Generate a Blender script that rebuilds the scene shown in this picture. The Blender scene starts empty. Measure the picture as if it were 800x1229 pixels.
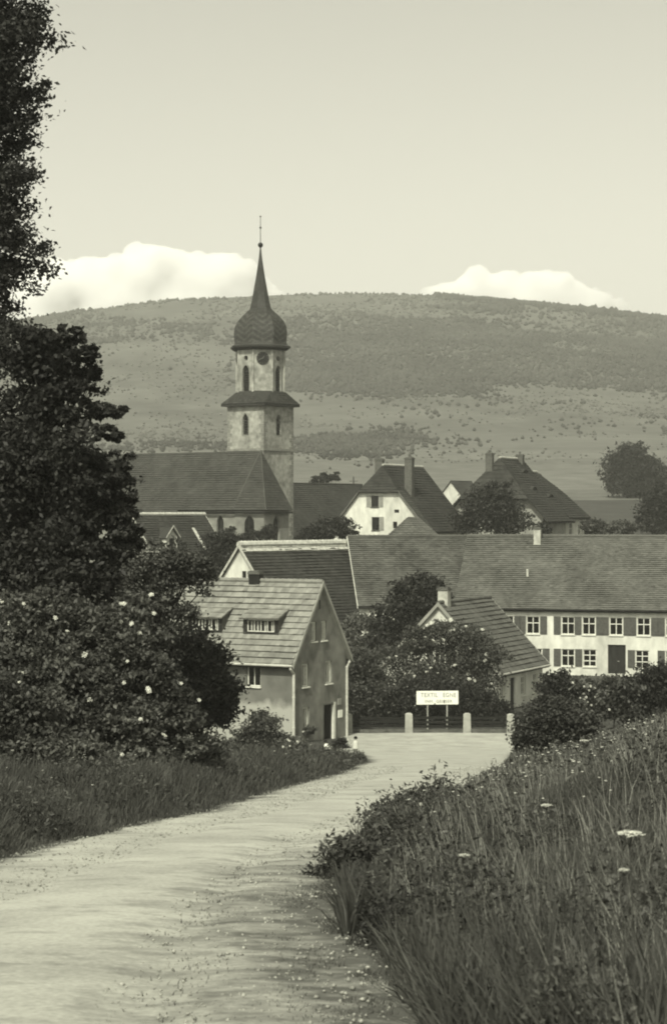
import bpy, bmesh, math, random
import numpy as np
from mathutils import Vector, Matrix
from mathutils.geometry import tessellate_polygon

scene = bpy.context.scene
col = scene.collection
random.seed(7)
R = math.radians

# ------------------------------------------------------------------ camera
FOC = 2400.0                       # focal length in pixels of the 1229 px tall photograph
cd = bpy.data.cameras.new('camera')
cam = bpy.data.objects.new('camera', cd); col.objects.link(cam)
cam.location = (0, 0, 0); cam.rotation_euler = (R(90), 0, 0)
cd.sensor_fit = 'VERTICAL'; cd.sensor_height = 24.0; cd.lens = 24.0 * FOC / 1229.0
cd.dof.use_dof = True; cd.dof.focus_distance = 130; cd.dof.aperture_fstop = 5.6
cd.clip_start = 0.2; cd.clip_end = 60000
scene.camera = cam

# ------------------------------------------------------------------ sky and sun
SUN_AZ, SUN_EL = 19.0, 48.0        # degrees to the left of straight behind the camera; above the horizon
sv = Vector((-math.sin(R(SUN_AZ)) * math.cos(R(SUN_EL)), -math.cos(R(SUN_AZ)) * math.cos(R(SUN_EL)), math.sin(R(SUN_EL))))
TONE = (1.0, 0.98, 0.825)          # the toned print: every light carries the same warm olive cast
w = bpy.data.worlds.new('World'); scene.world = w; w.use_nodes = True
nt = w.node_tree; nt.nodes.clear()
sky = nt.nodes.new('ShaderNodeTexSky'); sky.sky_type = 'NISHITA'; sky.sun_disc = False
sky.sun_elevation = R(SUN_EL); sky.sun_rotation = math.atan2(sv.x, sv.y)
sky.altitude = 300; sky.air_density = 1.0; sky.dust_density = 3.0; sky.ozone_density = 1.0
bw = nt.nodes.new('ShaderNodeRGBToBW')
mx = nt.nodes.new('ShaderNodeVectorMath'); mx.operation = 'MULTIPLY'; mx.inputs[1].default_value = TONE
bg = nt.nodes.new('ShaderNodeBackground'); bg.inputs['Strength'].default_value = 0.14
wo = nt.nodes.new('ShaderNodeOutputWorld')
nt.links.new(sky.outputs['Color'], bw.inputs[0]); nt.links.new(bw.outputs[0], mx.inputs[0])
nt.links.new(mx.outputs[0], bg.inputs['Color']); nt.links.new(bg.outputs[0], wo.inputs['Surface'])
sd = bpy.data.lights.new('sun', 'SUN'); sd.energy = 3.2; sd.angle = R(0.6); sd.color = TONE
sun = bpy.data.objects.new('sun', sd); col.objects.link(sun)
sun.rotation_euler = sv.to_track_quat('Z', 'Y').to_euler(); sun.location = (-60, -80, 120)

vs = scene.view_settings
vs.view_transform = 'Standard'; vs.look = 'None'; vs.exposure = 0.62; vs.gamma = 1.0; vs.use_curve_mapping = False
scene.render.engine = 'CYCLES'
scene.cycles.use_denoising = True
scene.cycles.max_bounces = 10; scene.cycles.diffuse_bounces = 3; scene.cycles.transparent_max_bounces = 8
scene.cycles.volume_bounces = 8
scene.cycles.filter_width = 2.0

# ------------------------------------------------------------------ helpers
def G(v, k=1.0):
    v = v ** 1.25; return (v, v * 1.01, v * (1 - 0.10 * k), 1.0)

def P(px, py, d):                  # a point of the place from where it shows in the photograph and how far off it stands
    return Vector(((px - 400) / FOC * d, d, (615 - py) / FOC * d))

MATS = {}
def mat(name, lo, hi=None, scale=3.0, rough=0.85, bump=0.0, bscale=None, rnd=0.0, detail=5.0, trans=0.0, spec=0.2, stretch=None, big=None, coords='Object'):
    """grey procedural surface: two noise octaves between lo and hi, optional per-piece variation, bump"""
    if name in MATS: return MATS[name]
    hi = lo if hi is None else hi
    m = bpy.data.materials.new(name); m.use_nodes = True; MATS[name] = m
    n = m.node_tree; b = n.nodes['Principled BSDF']; L = n.links
    b.inputs['Roughness'].default_value = rough; b.inputs['Specular IOR Level'].default_value = spec
    tc = n.nodes.new('ShaderNodeTexCoord'); src = tc.outputs[coords]
    if stretch:
        mp = n.nodes.new('ShaderNodeMapping'); mp.inputs['Scale'].default_value = stretch
        L.new(src, mp.inputs[0]); src = mp.outputs[0]
    tx = n.nodes.new('ShaderNodeTexNoise'); tx.inputs['Scale'].default_value = scale; tx.inputs['Detail'].default_value = detail
    L.new(src, tx.inputs['Vector'])
    fac = tx.outputs['Fac']
    if big:
        t2 = n.nodes.new('ShaderNodeTexNoise'); t2.inputs['Scale'].default_value = big; t2.inputs['Detail'].default_value = 3
        L.new(src, t2.inputs['Vector'])
        av = n.nodes.new('ShaderNodeMath'); av.operation = 'ADD'; L.new(fac, av.inputs[0]); L.new(t2.outputs['Fac'], av.inputs[1])
        hf = n.nodes.new('ShaderNodeMath'); hf.operation = 'MULTIPLY'; hf.inputs[1].default_value = 0.5; L.new(av.outputs[0], hf.inputs[0]); fac = hf.outputs[0]
    rp = n.nodes.new('ShaderNodeValToRGB'); e = rp.color_ramp.elements
    e[0].position = 0.32; e[1].position = 0.68; e[0].color = G(lo); e[1].color = G(hi)
    L.new(fac, rp.inputs[0]); out = rp.outputs[0]
    if rnd:
        at = n.nodes.new('ShaderNodeAttribute'); at.attribute_name = 'rnd'
        mr = n.nodes.new('ShaderNodeMapRange'); mr.inputs['To Min'].default_value = 1 - rnd; mr.inputs['To Max'].default_value = 1 + rnd
        L.new(at.outputs['Fac'], mr.inputs[0])
        vm = n.nodes.new('ShaderNodeVectorMath'); vm.operation = 'SCALE'
        L.new(out, vm.inputs[0]); L.new(mr.outputs[0], vm.inputs['Scale']); out = vm.outputs[0]
    L.new(out, b.inputs['Base Color'])
    if bump:
        bp = n.nodes.new('ShaderNodeBump'); bp.inputs['Strength'].default_value = bump; bp.inputs['Distance'].default_value = 0.03
        t3 = n.nodes.new('ShaderNodeTexNoise'); t3.inputs['Scale'].default_value = bscale or scale * 4; t3.inputs['Detail'].default_value = 6
        L.new(src, t3.inputs['Vector']); L.new(t3.outputs['Fac'], bp.inputs['Height']); L.new(bp.outputs[0], b.inputs['Normal'])
    if trans:
        tr = n.nodes.new('ShaderNodeBsdfTranslucent'); L.new(out, tr.inputs['Color'])
        ms = n.nodes.new('ShaderNodeMixShader'); ms.inputs[0].default_value = trans
        L.new(b.outputs[0], ms.inputs[1]); L.new(tr.outputs[0], ms.inputs[2])
        L.new(ms.outputs[0], n.nodes['Material Output'].inputs['Surface'])
    return m

class MB:
    """collects faces; build() links them as one mesh object whose origin is at org"""
    def __init__(s): s.v = []; s.f = []; s.r = []
    def quad(s, *p, r=None):
        i = len(s.v); s.v += [Vector(q) for q in p]; s.f.append(tuple(range(i, i + len(p)))); s.r.append(random.random() if r is None else r)
    def box(s, o, a, b, c):          # corner and three edge vectors
        o, a, b, c = Vector(o), Vector(a), Vector(b), Vector(c); i = len(s.v); rr = random.random()
        s.v += [o, o + a, o + a + b, o + b, o + c, o + a + c, o + a + b + c, o + b + c]
        for f in ((0, 3, 2, 1), (4, 5, 6, 7), (0, 1, 5, 4), (1, 2, 6, 5), (2, 3, 7, 6), (3, 0, 4, 7)):
            s.f.append(tuple(i + k for k in f)); s.r.append(rr)
    def tube(s, pts, rads, n=7, cap=True):
        pts = [Vector(p) for p in pts]; rings = []
        for k, p in enumerate(pts):
            t = (pts[min(k + 1, len(pts) - 1)] - pts[max(k - 1, 0)]); t = t.normalized() if t.length > 1e-9 else Vector((0, 0, 1))
            x = t.orthogonal().normalized(); 
            if abs(t.z) < 0.95: x = t.cross(Vector((0, 0, 1))).normalized()
            else: x = t.cross(Vector((0, 1, 0))).normalized()
            y = t.cross(x); i = len(s.v)
            for q in range(n):
                a = 2 * math.pi * q / n; s.v.append(p + (x * math.cos(a) + y * math.sin(a)) * rads[k])
            rings.append(i)
        for k in range(len(rings) - 1):
            for q in range(n):
                s.f.append((rings[k] + q, rings[k] + (q + 1) % n, rings[k + 1] + (q + 1) % n, rings[k + 1] + q)); s.r.append(0.5)
        if cap:
            s.f.append(tuple(rings[0] + q for q in reversed(range(n)))); s.f.append(tuple(rings[-1] + q for q in range(n))); s.r += [.5, .5]
    def lathe(s, c, prof, n=8, rot=0.0):   # prof: (radius, z)
        c = Vector(c); rings = []
        for r, z in prof:
            rings.append(len(s.v))
            for q in range(n):
                a = rot + 2 * math.pi * q / n; s.v.append(c + Vector((r * math.cos(a), r * math.sin(a), z)))
        for k in range(len(prof) - 1):
            for q in range(n):
                s.f.append((rings[k] + q, rings[k] + (q + 1) % n, rings[k + 1] + (q + 1) % n, rings[k + 1] + q)); s.r.append(random.random())
        s.f.append(tuple(rings[0] + q for q in reversed(range(n)))); s.f.append(tuple(rings[-1] + q for q in range(n))); s.r += [.5, .5]
    def build(s, name, m, parent=None, org=None, smooth=False):
        org = Vector(org) if org is not None else (Vector(parent['_o']) if parent is not None and '_o' in parent.keys() else Vector((0, 0, 0)))
        me = bpy.data.meshes.new(name); me.from_pydata([v - org for v in s.v], [], s.f); me.materials.append(m)
        a = me.attributes.new('rnd', 'FLOAT', 'FACE'); a.data.foreach_set('value', s.r)
        if smooth: me.polygons.foreach_set('use_smooth', [True] * len(me.polygons))
        o = bpy.data.objects.new(name, me); col.objects.link(o)
        if parent is not None:
            o.parent = parent
            if '_o' in parent.keys(): o['_o'] = list(parent['_o'])
        else:
            o.location = org; o['_o'] = list(org)
        return o

def tag(o, label, cat, group=None, kind=None):
    o['label'] = label; o['category'] = cat
    if group: o['group'] = group
    if kind: o['kind'] = kind
    return o
def thing(name, label, cat, loc, group=None):
    o = bpy.data.objects.new(name, None); col.objects.link(o); o.location = loc; o['_o'] = list(loc); o.empty_display_size = 0.3
    return tag(o, label, cat, group)

def arrays_obj(name, V, F, m, parent=None, smooth=False, rnd=None):
    """mesh from numpy arrays (all faces with the same number of corners)"""
    org = np.array(parent['_o']) if parent is not None else np.zeros(3)
    me = bpy.data.meshes.new(name); V = (np.asarray(V, dtype=np.float64) - org).astype(np.float32); F = np.asarray(F, dtype=np.int32)
    k = F.shape[1]; me.vertices.add(len(V)); me.vertices.foreach_set('co', V.ravel())
    me.loops.add(F.size); me.loops.foreach_set('vertex_index', F.ravel())
    me.polygons.add(len(F)); me.polygons.foreach_set('loop_start', np.arange(0, F.size, k, dtype=np.int32))
    me.polygons.foreach_set('loop_total', np.full(len(F), k, dtype=np.int32))
    if smooth: me.polygons.foreach_set('use_smooth', np.ones(len(F), dtype=bool))
    me.update(calc_edges=True); me.materials.append(m)
    if rnd is not None:
        a = me.attributes.new('rnd', 'FLOAT', 'FACE'); a.data.foreach_set('value', np.asarray(rnd, dtype=np.float32))
    o = bpy.data.objects.new(name, me); col.objects.link(o)
    if parent is not None: o.parent = parent
    return o

def vnoise(x, y, seed=0):            # cheap smooth value noise on numpy arrays
    rs = np.random.RandomState(seed); T = rs.rand(256, 256)
    xi = np.floor(x).astype(int); yi = np.floor(y).astype(int); fx = x - xi; fy = y - yi
    fx = fx * fx * (3 - 2 * fx); fy = fy * fy * (3 - 2 * fy)
    g = lambda i, j: T[i % 256, j % 256]
    return (g(xi, yi) * (1 - fx) + g(xi + 1, yi) * fx) * (1 - fy) + (g(xi, yi + 1) * (1 - fx) + g(xi + 1, yi + 1) * fx) * fy
def fbm(x, y, seed=0, o=4):
    s = 0; a = 0.5; t = 0
    for k in range(o): s = s + a * vnoise(x * 2 ** k, y * 2 ** k, seed + k); t += a; a *= 0.5
    return s / t

# ------------------------------------------------------------------ the lie of the land
YL = [-30, 10, 21.4, 27, 31.9, 40.9, 51.4, 60, 68, 78, 90, 110, 118, 125.2]
XL = [-5.2, -4.3, -3.46, -2.82, -1.99, -1.19, 0.0, 0.75, 1.25, 1.45, 1.5, 1.15, 0.8, 0.4]
YR = [-30, 6, 10, 13.4, 19.1, 24.3, 29.3, 35, 49.3, 62, 75, 90, 108, 112, 125.2]
XR = [1.2, 0.75, 0.55, 0.2, 0.15, 0.5, 1.2, 2.05, 3.8, 5.4, 6.7, 8.0, 9.7, 16, 34]
def xl(Y): return np.interp(Y, YL, XL)
def xr(Y): return np.interp(Y, YR, XR)
def sm(t): t = np.clip(t, 0, 1); return t * t * (3 - 2 * t)
RIDGE_PX = [-700, -300, 0, 60, 100, 200, 330, 420, 500, 560, 650, 720, 790, 1100, 1500]
RIDGE_PY = [480, 430, 392, 382, 374, 362, 355, 353, 355, 361, 368, 376, 384, 410, 450]
def H(X, Y):
    X = np.asarray(X, float); Y = np.asarray(Y, float)
    b = np.where(Y < 66, -1.5 - 0.103 * Y, np.interp(Y, [66, 80, 90, 100, 106, 110, 114, 118, 124], [-8.298, -9.87, -11.0, -12.12, -12.78, -13.2, -13.52, -13.75, -13.85]))
    v = np.interp(Y, [0, 150, 185, 250, 320, 450, 650, 900], [0, 0, 0, 4.6, 9.5, 15.5, 27, 47])
    z = b + v
    B = np.interp(Y, [12, 50, 65, 80, 95, 108], [1.9, 1.65, 1.2, 0.9, 0.6, 0])
    tR = X - xr(Y); z = z + B * sm((tR - .1) / 7.0) + np.where(tR > 0, .12 * sm(tR / .5), 0) * np.clip(B, 0, 1)
    fl = np.interp(Y, [0, 50, 78], [1, .9, 0])
    tL = xl(Y) - X; z = z + fl * (0.45 * sm(tL / 1.6) + 0.05 * np.clip(tL - 1.6, 0, 30))
    off = np.maximum(tR, tL); z = z + np.where((off > 0) & (Y < 140), (fbm(X * .6, Y * .6, 3) - .5) * .35 * sm(off / 1.2), 0)
    # the long hill
    r = np.interp(400 + X / np.maximum(Y, 900) * FOC, RIDGE_PX, RIDGE_PY); Zr = (615 - r) / FOC * 1800
    t = (Y - 900) / 900.0
    up = 0.55 * t + 0.45 * sm(t)
    hill = np.where(t < 1, 33 + (Zr - 33) * up, Zr - (Y - 1800) * 0.25)
    z = np.where(Y > 900, hill + (fbm(X * .006, Y * .006, 9) - .5) * 16 * sm((Y - 900) / 200) * sm((1800 - Y) / 150), z)
    return z
def Hs(x, y): return float(H(np.array([x]), np.array([y]))[0])

def grid_obj(name, xs, ys, zf, m, smooth=True):
    Xg, Yg = np.meshgrid(xs, ys); Zg = zf(Xg, Yg)
    V = np.stack([Xg, Yg, Zg], -1).reshape(-1, 3); nx, ny = len(xs), len(ys)
    i = (np.arange(ny - 1)[:, None] * nx + np.arange(nx - 1)[None]).ravel()
    return arrays_obj(name, V, np.stack([i, i + 1, i + nx + 1, i + nx], -1), m, smooth=smooth)

M_soil = mat('meadow_ground', .045, .11, scale=1.2, big=.12, bump=.4, rough=.95)
M_hill = mat('hill_meadow', .09, .18, scale=.07, big=.016, rough=.95, detail=9)
nx_ = np.concatenate([-np.geomspace(2600, 14, 46), np.linspace(-13.5, 13.5, 110), np.geomspace(14, 2600, 46)])
ny_ = np.concatenate([np.linspace(-30, 3, 20), np.geomspace(3.3, 150, 150), np.geomspace(153, 470, 50)])
def Hground(X, Y):
    z = H(X, Y); inroad = (X > xl(Y) + .15) & (X < xr(Y) - .15) & (Y < 125)
    return z - np.where(inroad, .10, 0)
ground = grid_obj('ground', nx_, ny_, Hground, M_soil); ground['kind'] = 'structure'
hx = np.linspace(-2600, 2600, 190); hy = np.concatenate([np.linspace(470, 900, 40), np.linspace(906, 1830, 110), np.linspace(1860, 3000, 14)])
hill = grid_obj('hill', hx, hy, H, M_hill); hill['kind'] = 'structure'

# hill material: long narrow fields low on the slope, rough meadow above
n = M_hill.node_tree; L = n.links; pb = n.nodes['Principled BSDF']; base = pb.inputs['Base Color'].links[0].from_socket
tc = n.nodes.new('ShaderNodeTexCoord'); sp = n.nodes.new('ShaderNodeSeparateXYZ'); L.new(tc.outputs['Object'], sp.inputs[0])
mp = n.nodes.new('ShaderNodeMapping'); mp.inputs['Rotation'].default_value = (0, 0, R(13)); mp.inputs['Scale'].default_value = (.0022, .013, .0)
L.new(tc.outputs['Object'], mp.inputs[0])
vo = n.nodes.new('ShaderNodeTexVoronoi'); vo.inputs['Scale'].default_value = 1.0; L.new(mp.outputs[0], vo.inputs['Vector'])
fr = n.nodes.new('ShaderNodeValToRGB'); fr.color_ramp.interpolation = 'LINEAR'
fr.color_ramp.elements[0].color = G(.13); fr.color_ramp.elements[1].color = G(.20); L.new(vo.outputs['Color'], fr.inputs[0])
mr = n.nodes.new('ShaderNodeMapRange'); mr.inputs['From Min'].default_value = 18; mr.inputs['From Max'].default_value = 40; L.new(sp.outputs['Z'], mr.inputs[0])
mix = n.nodes.new('ShaderNodeMixRGB'); L.new(mr.outputs[0], mix.inputs[0]); t5 = n.nodes.new('ShaderNodeTexNoise'); t5.inputs['Scale'].default_value = .12; t5.inputs['Detail'].default_value = 8; t5.inputs['Roughness'].default_value = .7; L.new(tc.outputs['Object'], t5.inputs['Vector'])
r5 = n.nodes.new('ShaderNodeMapRange'); r5.inputs['From Min'].default_value = .3; r5.inputs['From Max'].default_value = .7; r5.inputs['To Min'].default_value = .6; r5.inputs['To Max'].default_value = 1.35; L.new(t5.outputs['Fac'], r5.inputs[0])
m5 = n.nodes.new('ShaderNodeVectorMath'); m5.operation = 'SCALE'; L.new(fr.outputs[0], m5.inputs[0]); L.new(r5.outputs[0], m5.inputs['Scale'])
L.new(m5.outputs[0], mix.inputs[1]); L.new(base, mix.inputs[2]); L.new(mix.outputs[0], pb.inputs['Base Color'])

# ------------------------------------------------------------------ road
M_road = mat('road_dust', .30, .50, scale=30, big=.9, rough=.95, bump=.28, bscale=26, stretch=(.8, .9, 1))
n = M_road.node_tree; L = n.links; pb = n.nodes['Principled BSDF']; base = pb.inputs['Base Color'].links[0].from_socket
at = n.nodes.new('ShaderNodeAttribute'); at.attribute_name = 'edge'       # trodden verge soil: worn stripes with their own shape
tcr = n.nodes.new('ShaderNodeTexCoord'); mpr = n.nodes.new('ShaderNodeMapping'); mpr.inputs['Scale'].default_value = (1.3, 1.7, 1); L.new(tcr.outputs['Object'], mpr.inputs[0])
tn = n.nodes.new('ShaderNodeTexNoise'); tn.inputs['Scale'].default_value = 1.6; tn.inputs['Detail'].default_value = 9; tn.inputs['Roughness'].default_value = .65; L.new(mpr.outputs[0], tn.inputs['Vector'])
ad = n.nodes.new('ShaderNodeMath'); ad.operation = 'MULTIPLY_ADD'; L.new(at.outputs['Fac'], ad.inputs[0]); ad.inputs[1].default_value = .40; L.new(tn.outputs['Fac'], ad.inputs[2])
rp = n.nodes.new('ShaderNodeValToRGB'); rp.color_ramp.elements[0].position = .54; rp.color_ramp.elements[1].position = .88; L.new(ad.outputs[0], rp.inputs[0])
mix = n.nodes.new('ShaderNodeMixRGB'); L.new(rp.outputs[0], mix.inputs[0]); L.new(base, mix.inputs[1]); mix.inputs[2].default_value = G(.13); L.new(mix.outputs[0], pb.inputs['Base Color'])
ry = np.concatenate([np.linspace(-28, 4, 16), np.geomspace(4.4, 118, 200), np.linspace(118.6, 125.0, 12)]); NT = 60
tt = np.linspace(0, 1, NT); Yg = np.repeat(ry[:, None], NT, 1)
el = xl(ry) + (fbm(ry * .9, ry * 0 + 3, 21) - .5) * .7 - .15; er = xr(ry) + (fbm(ry * .9, ry * 0 + 9, 22) - .5) * .6 + .15
Xg = el[:, None] + (er - el)[:, None] * tt[None]
crown_ = .05 * (1 - (2 * tt - 1) ** 2)[None]
rut = .03 * (np.exp(-((tt - .3) / .06) ** 2) + np.exp(-((tt - .7) / .06) ** 2))[None]
Zg = H(np.clip(Xg, xl(Yg), xr(Yg)), Yg) + .02 + crown_ - rut + (fbm(Xg * 2, Yg * 1.2, 31) - .5) * .014
i = (np.arange(len(ry) - 1)[:, None] * NT + np.arange(NT - 1)[None]).ravel()
road = arrays_obj('road', np.stack([Xg, Yg, Zg], -1).reshape(-1, 3), np.stack([i, i + 1, i + NT + 1, i + NT], -1), M_road, smooth=True)
road['kind'] = 'structure'
edge = np.clip(1 - np.minimum(Xg - el[:, None], (er[:, None] - Xg)) / .5, 0, 1)
edge = np.maximum(edge, np.clip(1.15 - (er[:, None] - Xg) / 1.7, 0, 1) * np.interp(Yg, [0, 15, 21, 26], [1, 1, .7, 0]))
a = road.data.attributes.new('edge', 'FLOAT', 'POINT'); a.data.foreach_set('value', edge.ravel().astype(np.float32))

# ------------------------------------------------------------------ materials for buildings
M_plaster_w = mat('whitewashed_plaster', .38, .70, scale=1.6, stretch=(1, 1, .5), big=.3, rough=.9, bump=.25, bscale=12)
M_plaster_g = mat('weathered_plaster', .13, .28, scale=1.6, big=.5, rough=.95, bump=.3, bscale=10)
M_plaster_l = mat('pale_plaster', .24, .40, scale=.9, big=.4, rough=.95, bump=.3, bscale=10)
M_stone = mat('church_plaster', .17, .48, scale=1.7, big=.28, rough=.95, bump=.3, bscale=5)
M_choir = mat('choir_plaster', .17, .32, scale=1.2, big=.4, rough=.95, bump=.3, bscale=5)
M_quoin = mat('sandstone', .20, .30, scale=2, rough=.95, bump=.3)
M_tile_l = mat('pale_interlocking_tile', .19, .29, scale=4, big=.5, rough=.85, rnd=.22)
M_tile_m = mat('old_plain_tile', .10, .175, scale=1.5, big=.25, rough=.9, rnd=.14)
M_tile_d = mat('dark_plain_tile', .045, .075, scale=1.3, big=.3, rough=.9, rnd=.25)
M_tile_r = mat('barn_tile', .08, .155, scale=1.4, big=.3, rough=.9, rnd=.2)
M_tile_c = mat('church_tile', .06, .09, scale=.8, big=.2, rough=.9, rnd=.15)
M_ridge = mat('mortared_ridge', .35, .55, scale=3, rough=.9)
M_slate = mat('slate', .045, .08, scale=3, rough=.6, rnd=.3)
M_slate_l = mat('pale_slate', .08, .12, scale=3, rough=.6, rnd=.2)
M_wood_d = mat('dark_timber', .03, .055, scale=4, rough=.85, stretch=(1, 1, .2))
M_wood_p = mat('painted_timber', .55, .68, scale=4, rough=.6)
M_shut = mat('shutter_paint', .09, .13, scale=5, rough=.7)
M_shut_l = mat('pale_shutter_paint', .24, .32, scale=5, rough=.7)
M_glass = mat('window_glass', .012, .02, scale=2, rough=.12, spec=.5)
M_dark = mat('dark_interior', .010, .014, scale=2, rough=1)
M_curtain = mat('curtain', .35, .5, scale=6, rough=1)
M_zinc = mat('pale_zinc', .42, .55, scale=4, rough=.55)
M_brick = mat('chimney_brick', .10, .17, scale=6, rough=.95, bump=.4)
M_chim_l = mat('chimney_render', .35, .5, scale=3, rough=.95)
M_bark = mat('bark', .03, .065, scale=8, rough=.95, bump=.6, stretch=(1, 1, .25))
M_conc = mat('concrete', .30, .42, scale=4, big=1, rough=.95, bump=.3)
M_stonep = mat('plinth_stone', .10, .17, scale=3, rough=.95, bump=.4)
M_sign = mat('sign_white', .74, .80, scale=3, rough=.6)
M_ink = mat('sign_ink', .26, .4, scale=9, rough=.8)
M_iron = mat('dark_iron', .02, .03, scale=4, rough=.6)

# front of the roadside house: grey upper render, newer pale lime render below with a ragged edge
M_front = mat('patched_render', .14, .23, scale=1.1, big=.5, rough=.95, bump=.3, bscale=10)
n = M_front.node_tree; L = n.links; pb = n.nodes['Principled BSDF']; base = pb.inputs['Base Color'].links[0].from_socket
tc = n.nodes.new('ShaderNodeTexCoord'); sp = n.nodes.new('ShaderNodeSeparateXYZ'); L.new(tc.outputs['Object'], sp.inputs[0])
tn = n.nodes.new('ShaderNodeTexNoise'); tn.inputs['Scale'].default_value = .9; tn.inputs['Detail'].default_value = 6; L.new(tc.outputs['Object'], tn.inputs['Vector'])
ad = n.nodes.new('ShaderNodeMath'); ad.operation = 'MULTIPLY_ADD'; L.new(tn.outputs['Fac'], ad.inputs[0]); ad.inputs[1].default_value = 1.6; L.new(sp.outputs['Z'], ad.inputs[2])
mr = n.nodes.new('ShaderNodeMapRange'); mr.inputs['From Min'].default_value = 3.05; mr.inputs['From Max'].default_value = 3.55; L.new(ad.outputs[0], mr.inputs[0])
mix = n.nodes.new('ShaderNodeMixRGB'); L.new(mr.outputs[0], mix.inputs[0]); mix.inputs[1].default_value = G(.38); L.new(base, mix.inputs[2]); L.new(mix.outputs[0], pb.inputs['Base Color'])

def leaf(name, lo, hi, trans=.25): return mat(name, lo, hi, scale=.8, rough=.6, rnd=.55, trans=trans, spec=.25)
L_dark = leaf('leaf_dark', .034, .068)
L_mid = leaf('leaf_mid', .075, .125)
L_elder = leaf('leaf_elder', .07, .155)
L_light = leaf('leaf_light', .11, .18)
L_weed = leaf('leaf_weed', .075, .14)
L_far = leaf('leaf_far', .028, .045)

# ------------------------------------------------------------------ building kit
def facing(outer, holes, o, U, Nin, depth, mb, up=Vector((0, 0, 1))):
    """wall face: 2D outline with 2D holes, hole reveals going inward"""
    loops = [[Vector((x, y, 0)) for x, y in outer]] + [[Vector((x, y, 0)) for x, y in h] for h in holes]
    flat = [p for l in loops for p in l]
    base_ = len(mb.v); to3 = lambda p: o + U * p.x + up * p.y
    mb.v += [to3(p) for p in flat]
    for t in tessellate_polygon(loops): mb.f.append(tuple(base_ + k for k in t)); mb.r.append(.5)
    for l in loops[1:]:
        for k in range(len(l)):
            p, q = to3(l[k]), to3(l[(k + 1) % len(l)]); mb.quad(p, q, q + Nin * depth, p + Nin * depth, r=.5)

def rect(cx, cz, w, h): return [(cx - w / 2, cz), (cx + w / 2, cz), (cx + w / 2, cz + h), (cx - w / 2, cz + h)]
def lancet(cx, cz, w, h, n=5):
    hw = w / 2; r = w * 1.0; pts = [(cx - hw, cz), (cx + hw, cz)]
    zs = cz + h - math.sqrt(max(r * r - (r - hw) ** 2, .01))
    for k in range(n + 1):
        a = math.acos((r - hw) / r) * k / n; pts.append((cx + hw - r + r * math.cos(a), zs + r * math.sin(a)))
    for k in range(n - 1, -1, -1):
        a = math.acos((r - hw) / r) * k / n; pts.append((cx - hw + r - r * math.cos(a), zs + r * math.sin(a)))
    return pts
def roundhole(cx, cz, r, n=12): return [(cx + r * math.cos(2 * math.pi * k / n), cz + r * math.sin(2 * math.pi * k / n)) for k in range(n)]

def window(parent, o, U, Nin, cx, cz, w, h, cols=2, rows=2, shutters='', frame=M_wood_p, sill=True, shm=M_shut, glass=M_glass, curtain=False, depth=.16, bar=.05, label=None, lower_rail=.62):
    """casement in the reveal: frame and glazing bars, pane behind, sill and shutters"""
    up = Vector((0, 0, 1)); at = lambda x, z, dp=0: o + U * x + up * z + Nin * dp
    fb = .07; d0 = depth * .55
    mb = MB()
    def bar_(x0, z0, x1, z1, th=.05): mb.box(at(x0, z0, d0), U * (x1 - x0), up * (z1 - z0), Nin * th)
    bar_(cx - w / 2 + .003, cz + .003, cx - w / 2 + fb, cz + h - .003); bar_(cx + w / 2 - fb, cz + .003, cx + w / 2 - .003, cz + h - .003)
    bar_(cx - w / 2 + fb + .001, cz + .004, cx + w / 2 - fb - .001, cz + fb); bar_(cx - w / 2 + fb + .001, cz + h - fb, cx + w / 2 - fb - .001, cz + h - .004)
    for k in range(1, cols):
        x = cx - w / 2 + w * k / cols; bar_(x - bar / 2, cz + fb + .001, x + bar / 2, cz + h - fb - .001)
    for k in range(1, rows):
        z = cz + h * (lower_rail if rows == 2 else k / rows); bar_(cx - w / 2 + fb + .002, z - bar / 2, cx + w / 2 - fb - .002, z + bar / 2, th=.044)
    win = mb.build('window', frame, parent)
    if label: win['label'] = label
    mb = MB(); mb.quad(at(cx - w / 2 + .01, cz + .01, d0 + .035), at(cx + w / 2 - .01, cz + .01, d0 + .035), at(cx + w / 2 - .01, cz + h - .01, d0 + .035), at(cx - w / 2 + .01, cz + h - .01, d0 + .035))
    mb.build('pane', glass, win)
    if curtain:
        mb = MB(); 
        for s in (-1, 1):
            x0 = cx + s * w * .30; n_ = 6
            for k in range(n_):
                xa = x0 - w * .14 + w * .28 * k / n_; xb = xa + w * .28 / n_; za = .03 * (k % 2)
                mb.quad(at(xa, cz + .08, d0 + .025 - za * .3), at(xb, cz + .08, d0 + .025 - (.03 - za) * .3), at(xb, cz + h - .08, d0 + .025 - (.03 - za) * .3), at(xa, cz + h - .08, d0 + .025 - za * .3))
        mb.build('curtain', M_curtain, win)
    if sill:
        mb = MB(); mb.box(at(cx - w / 2 - .06, cz - .09, -.09), U * (w + .12), up * .08, Nin * .2); mb.build('sill', frame, win)
    for s in shutters:
        sw = w * .54; x0 = cx - w / 2 - .05 - sw if s == 'l' else cx + w / 2 + .05
        mb = MB(); mb.box(at(x0, cz - .02, -.05), U * sw, up * (h + .04), Nin * .04)
        for zz in (.08, .36, .64):
            mb.box(at(x0 + .06, cz + h * zz, -.062), U * (sw - .12), up * h * .24, Nin * .011)
        mb.build('shutter', shm, win)
    return win

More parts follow.
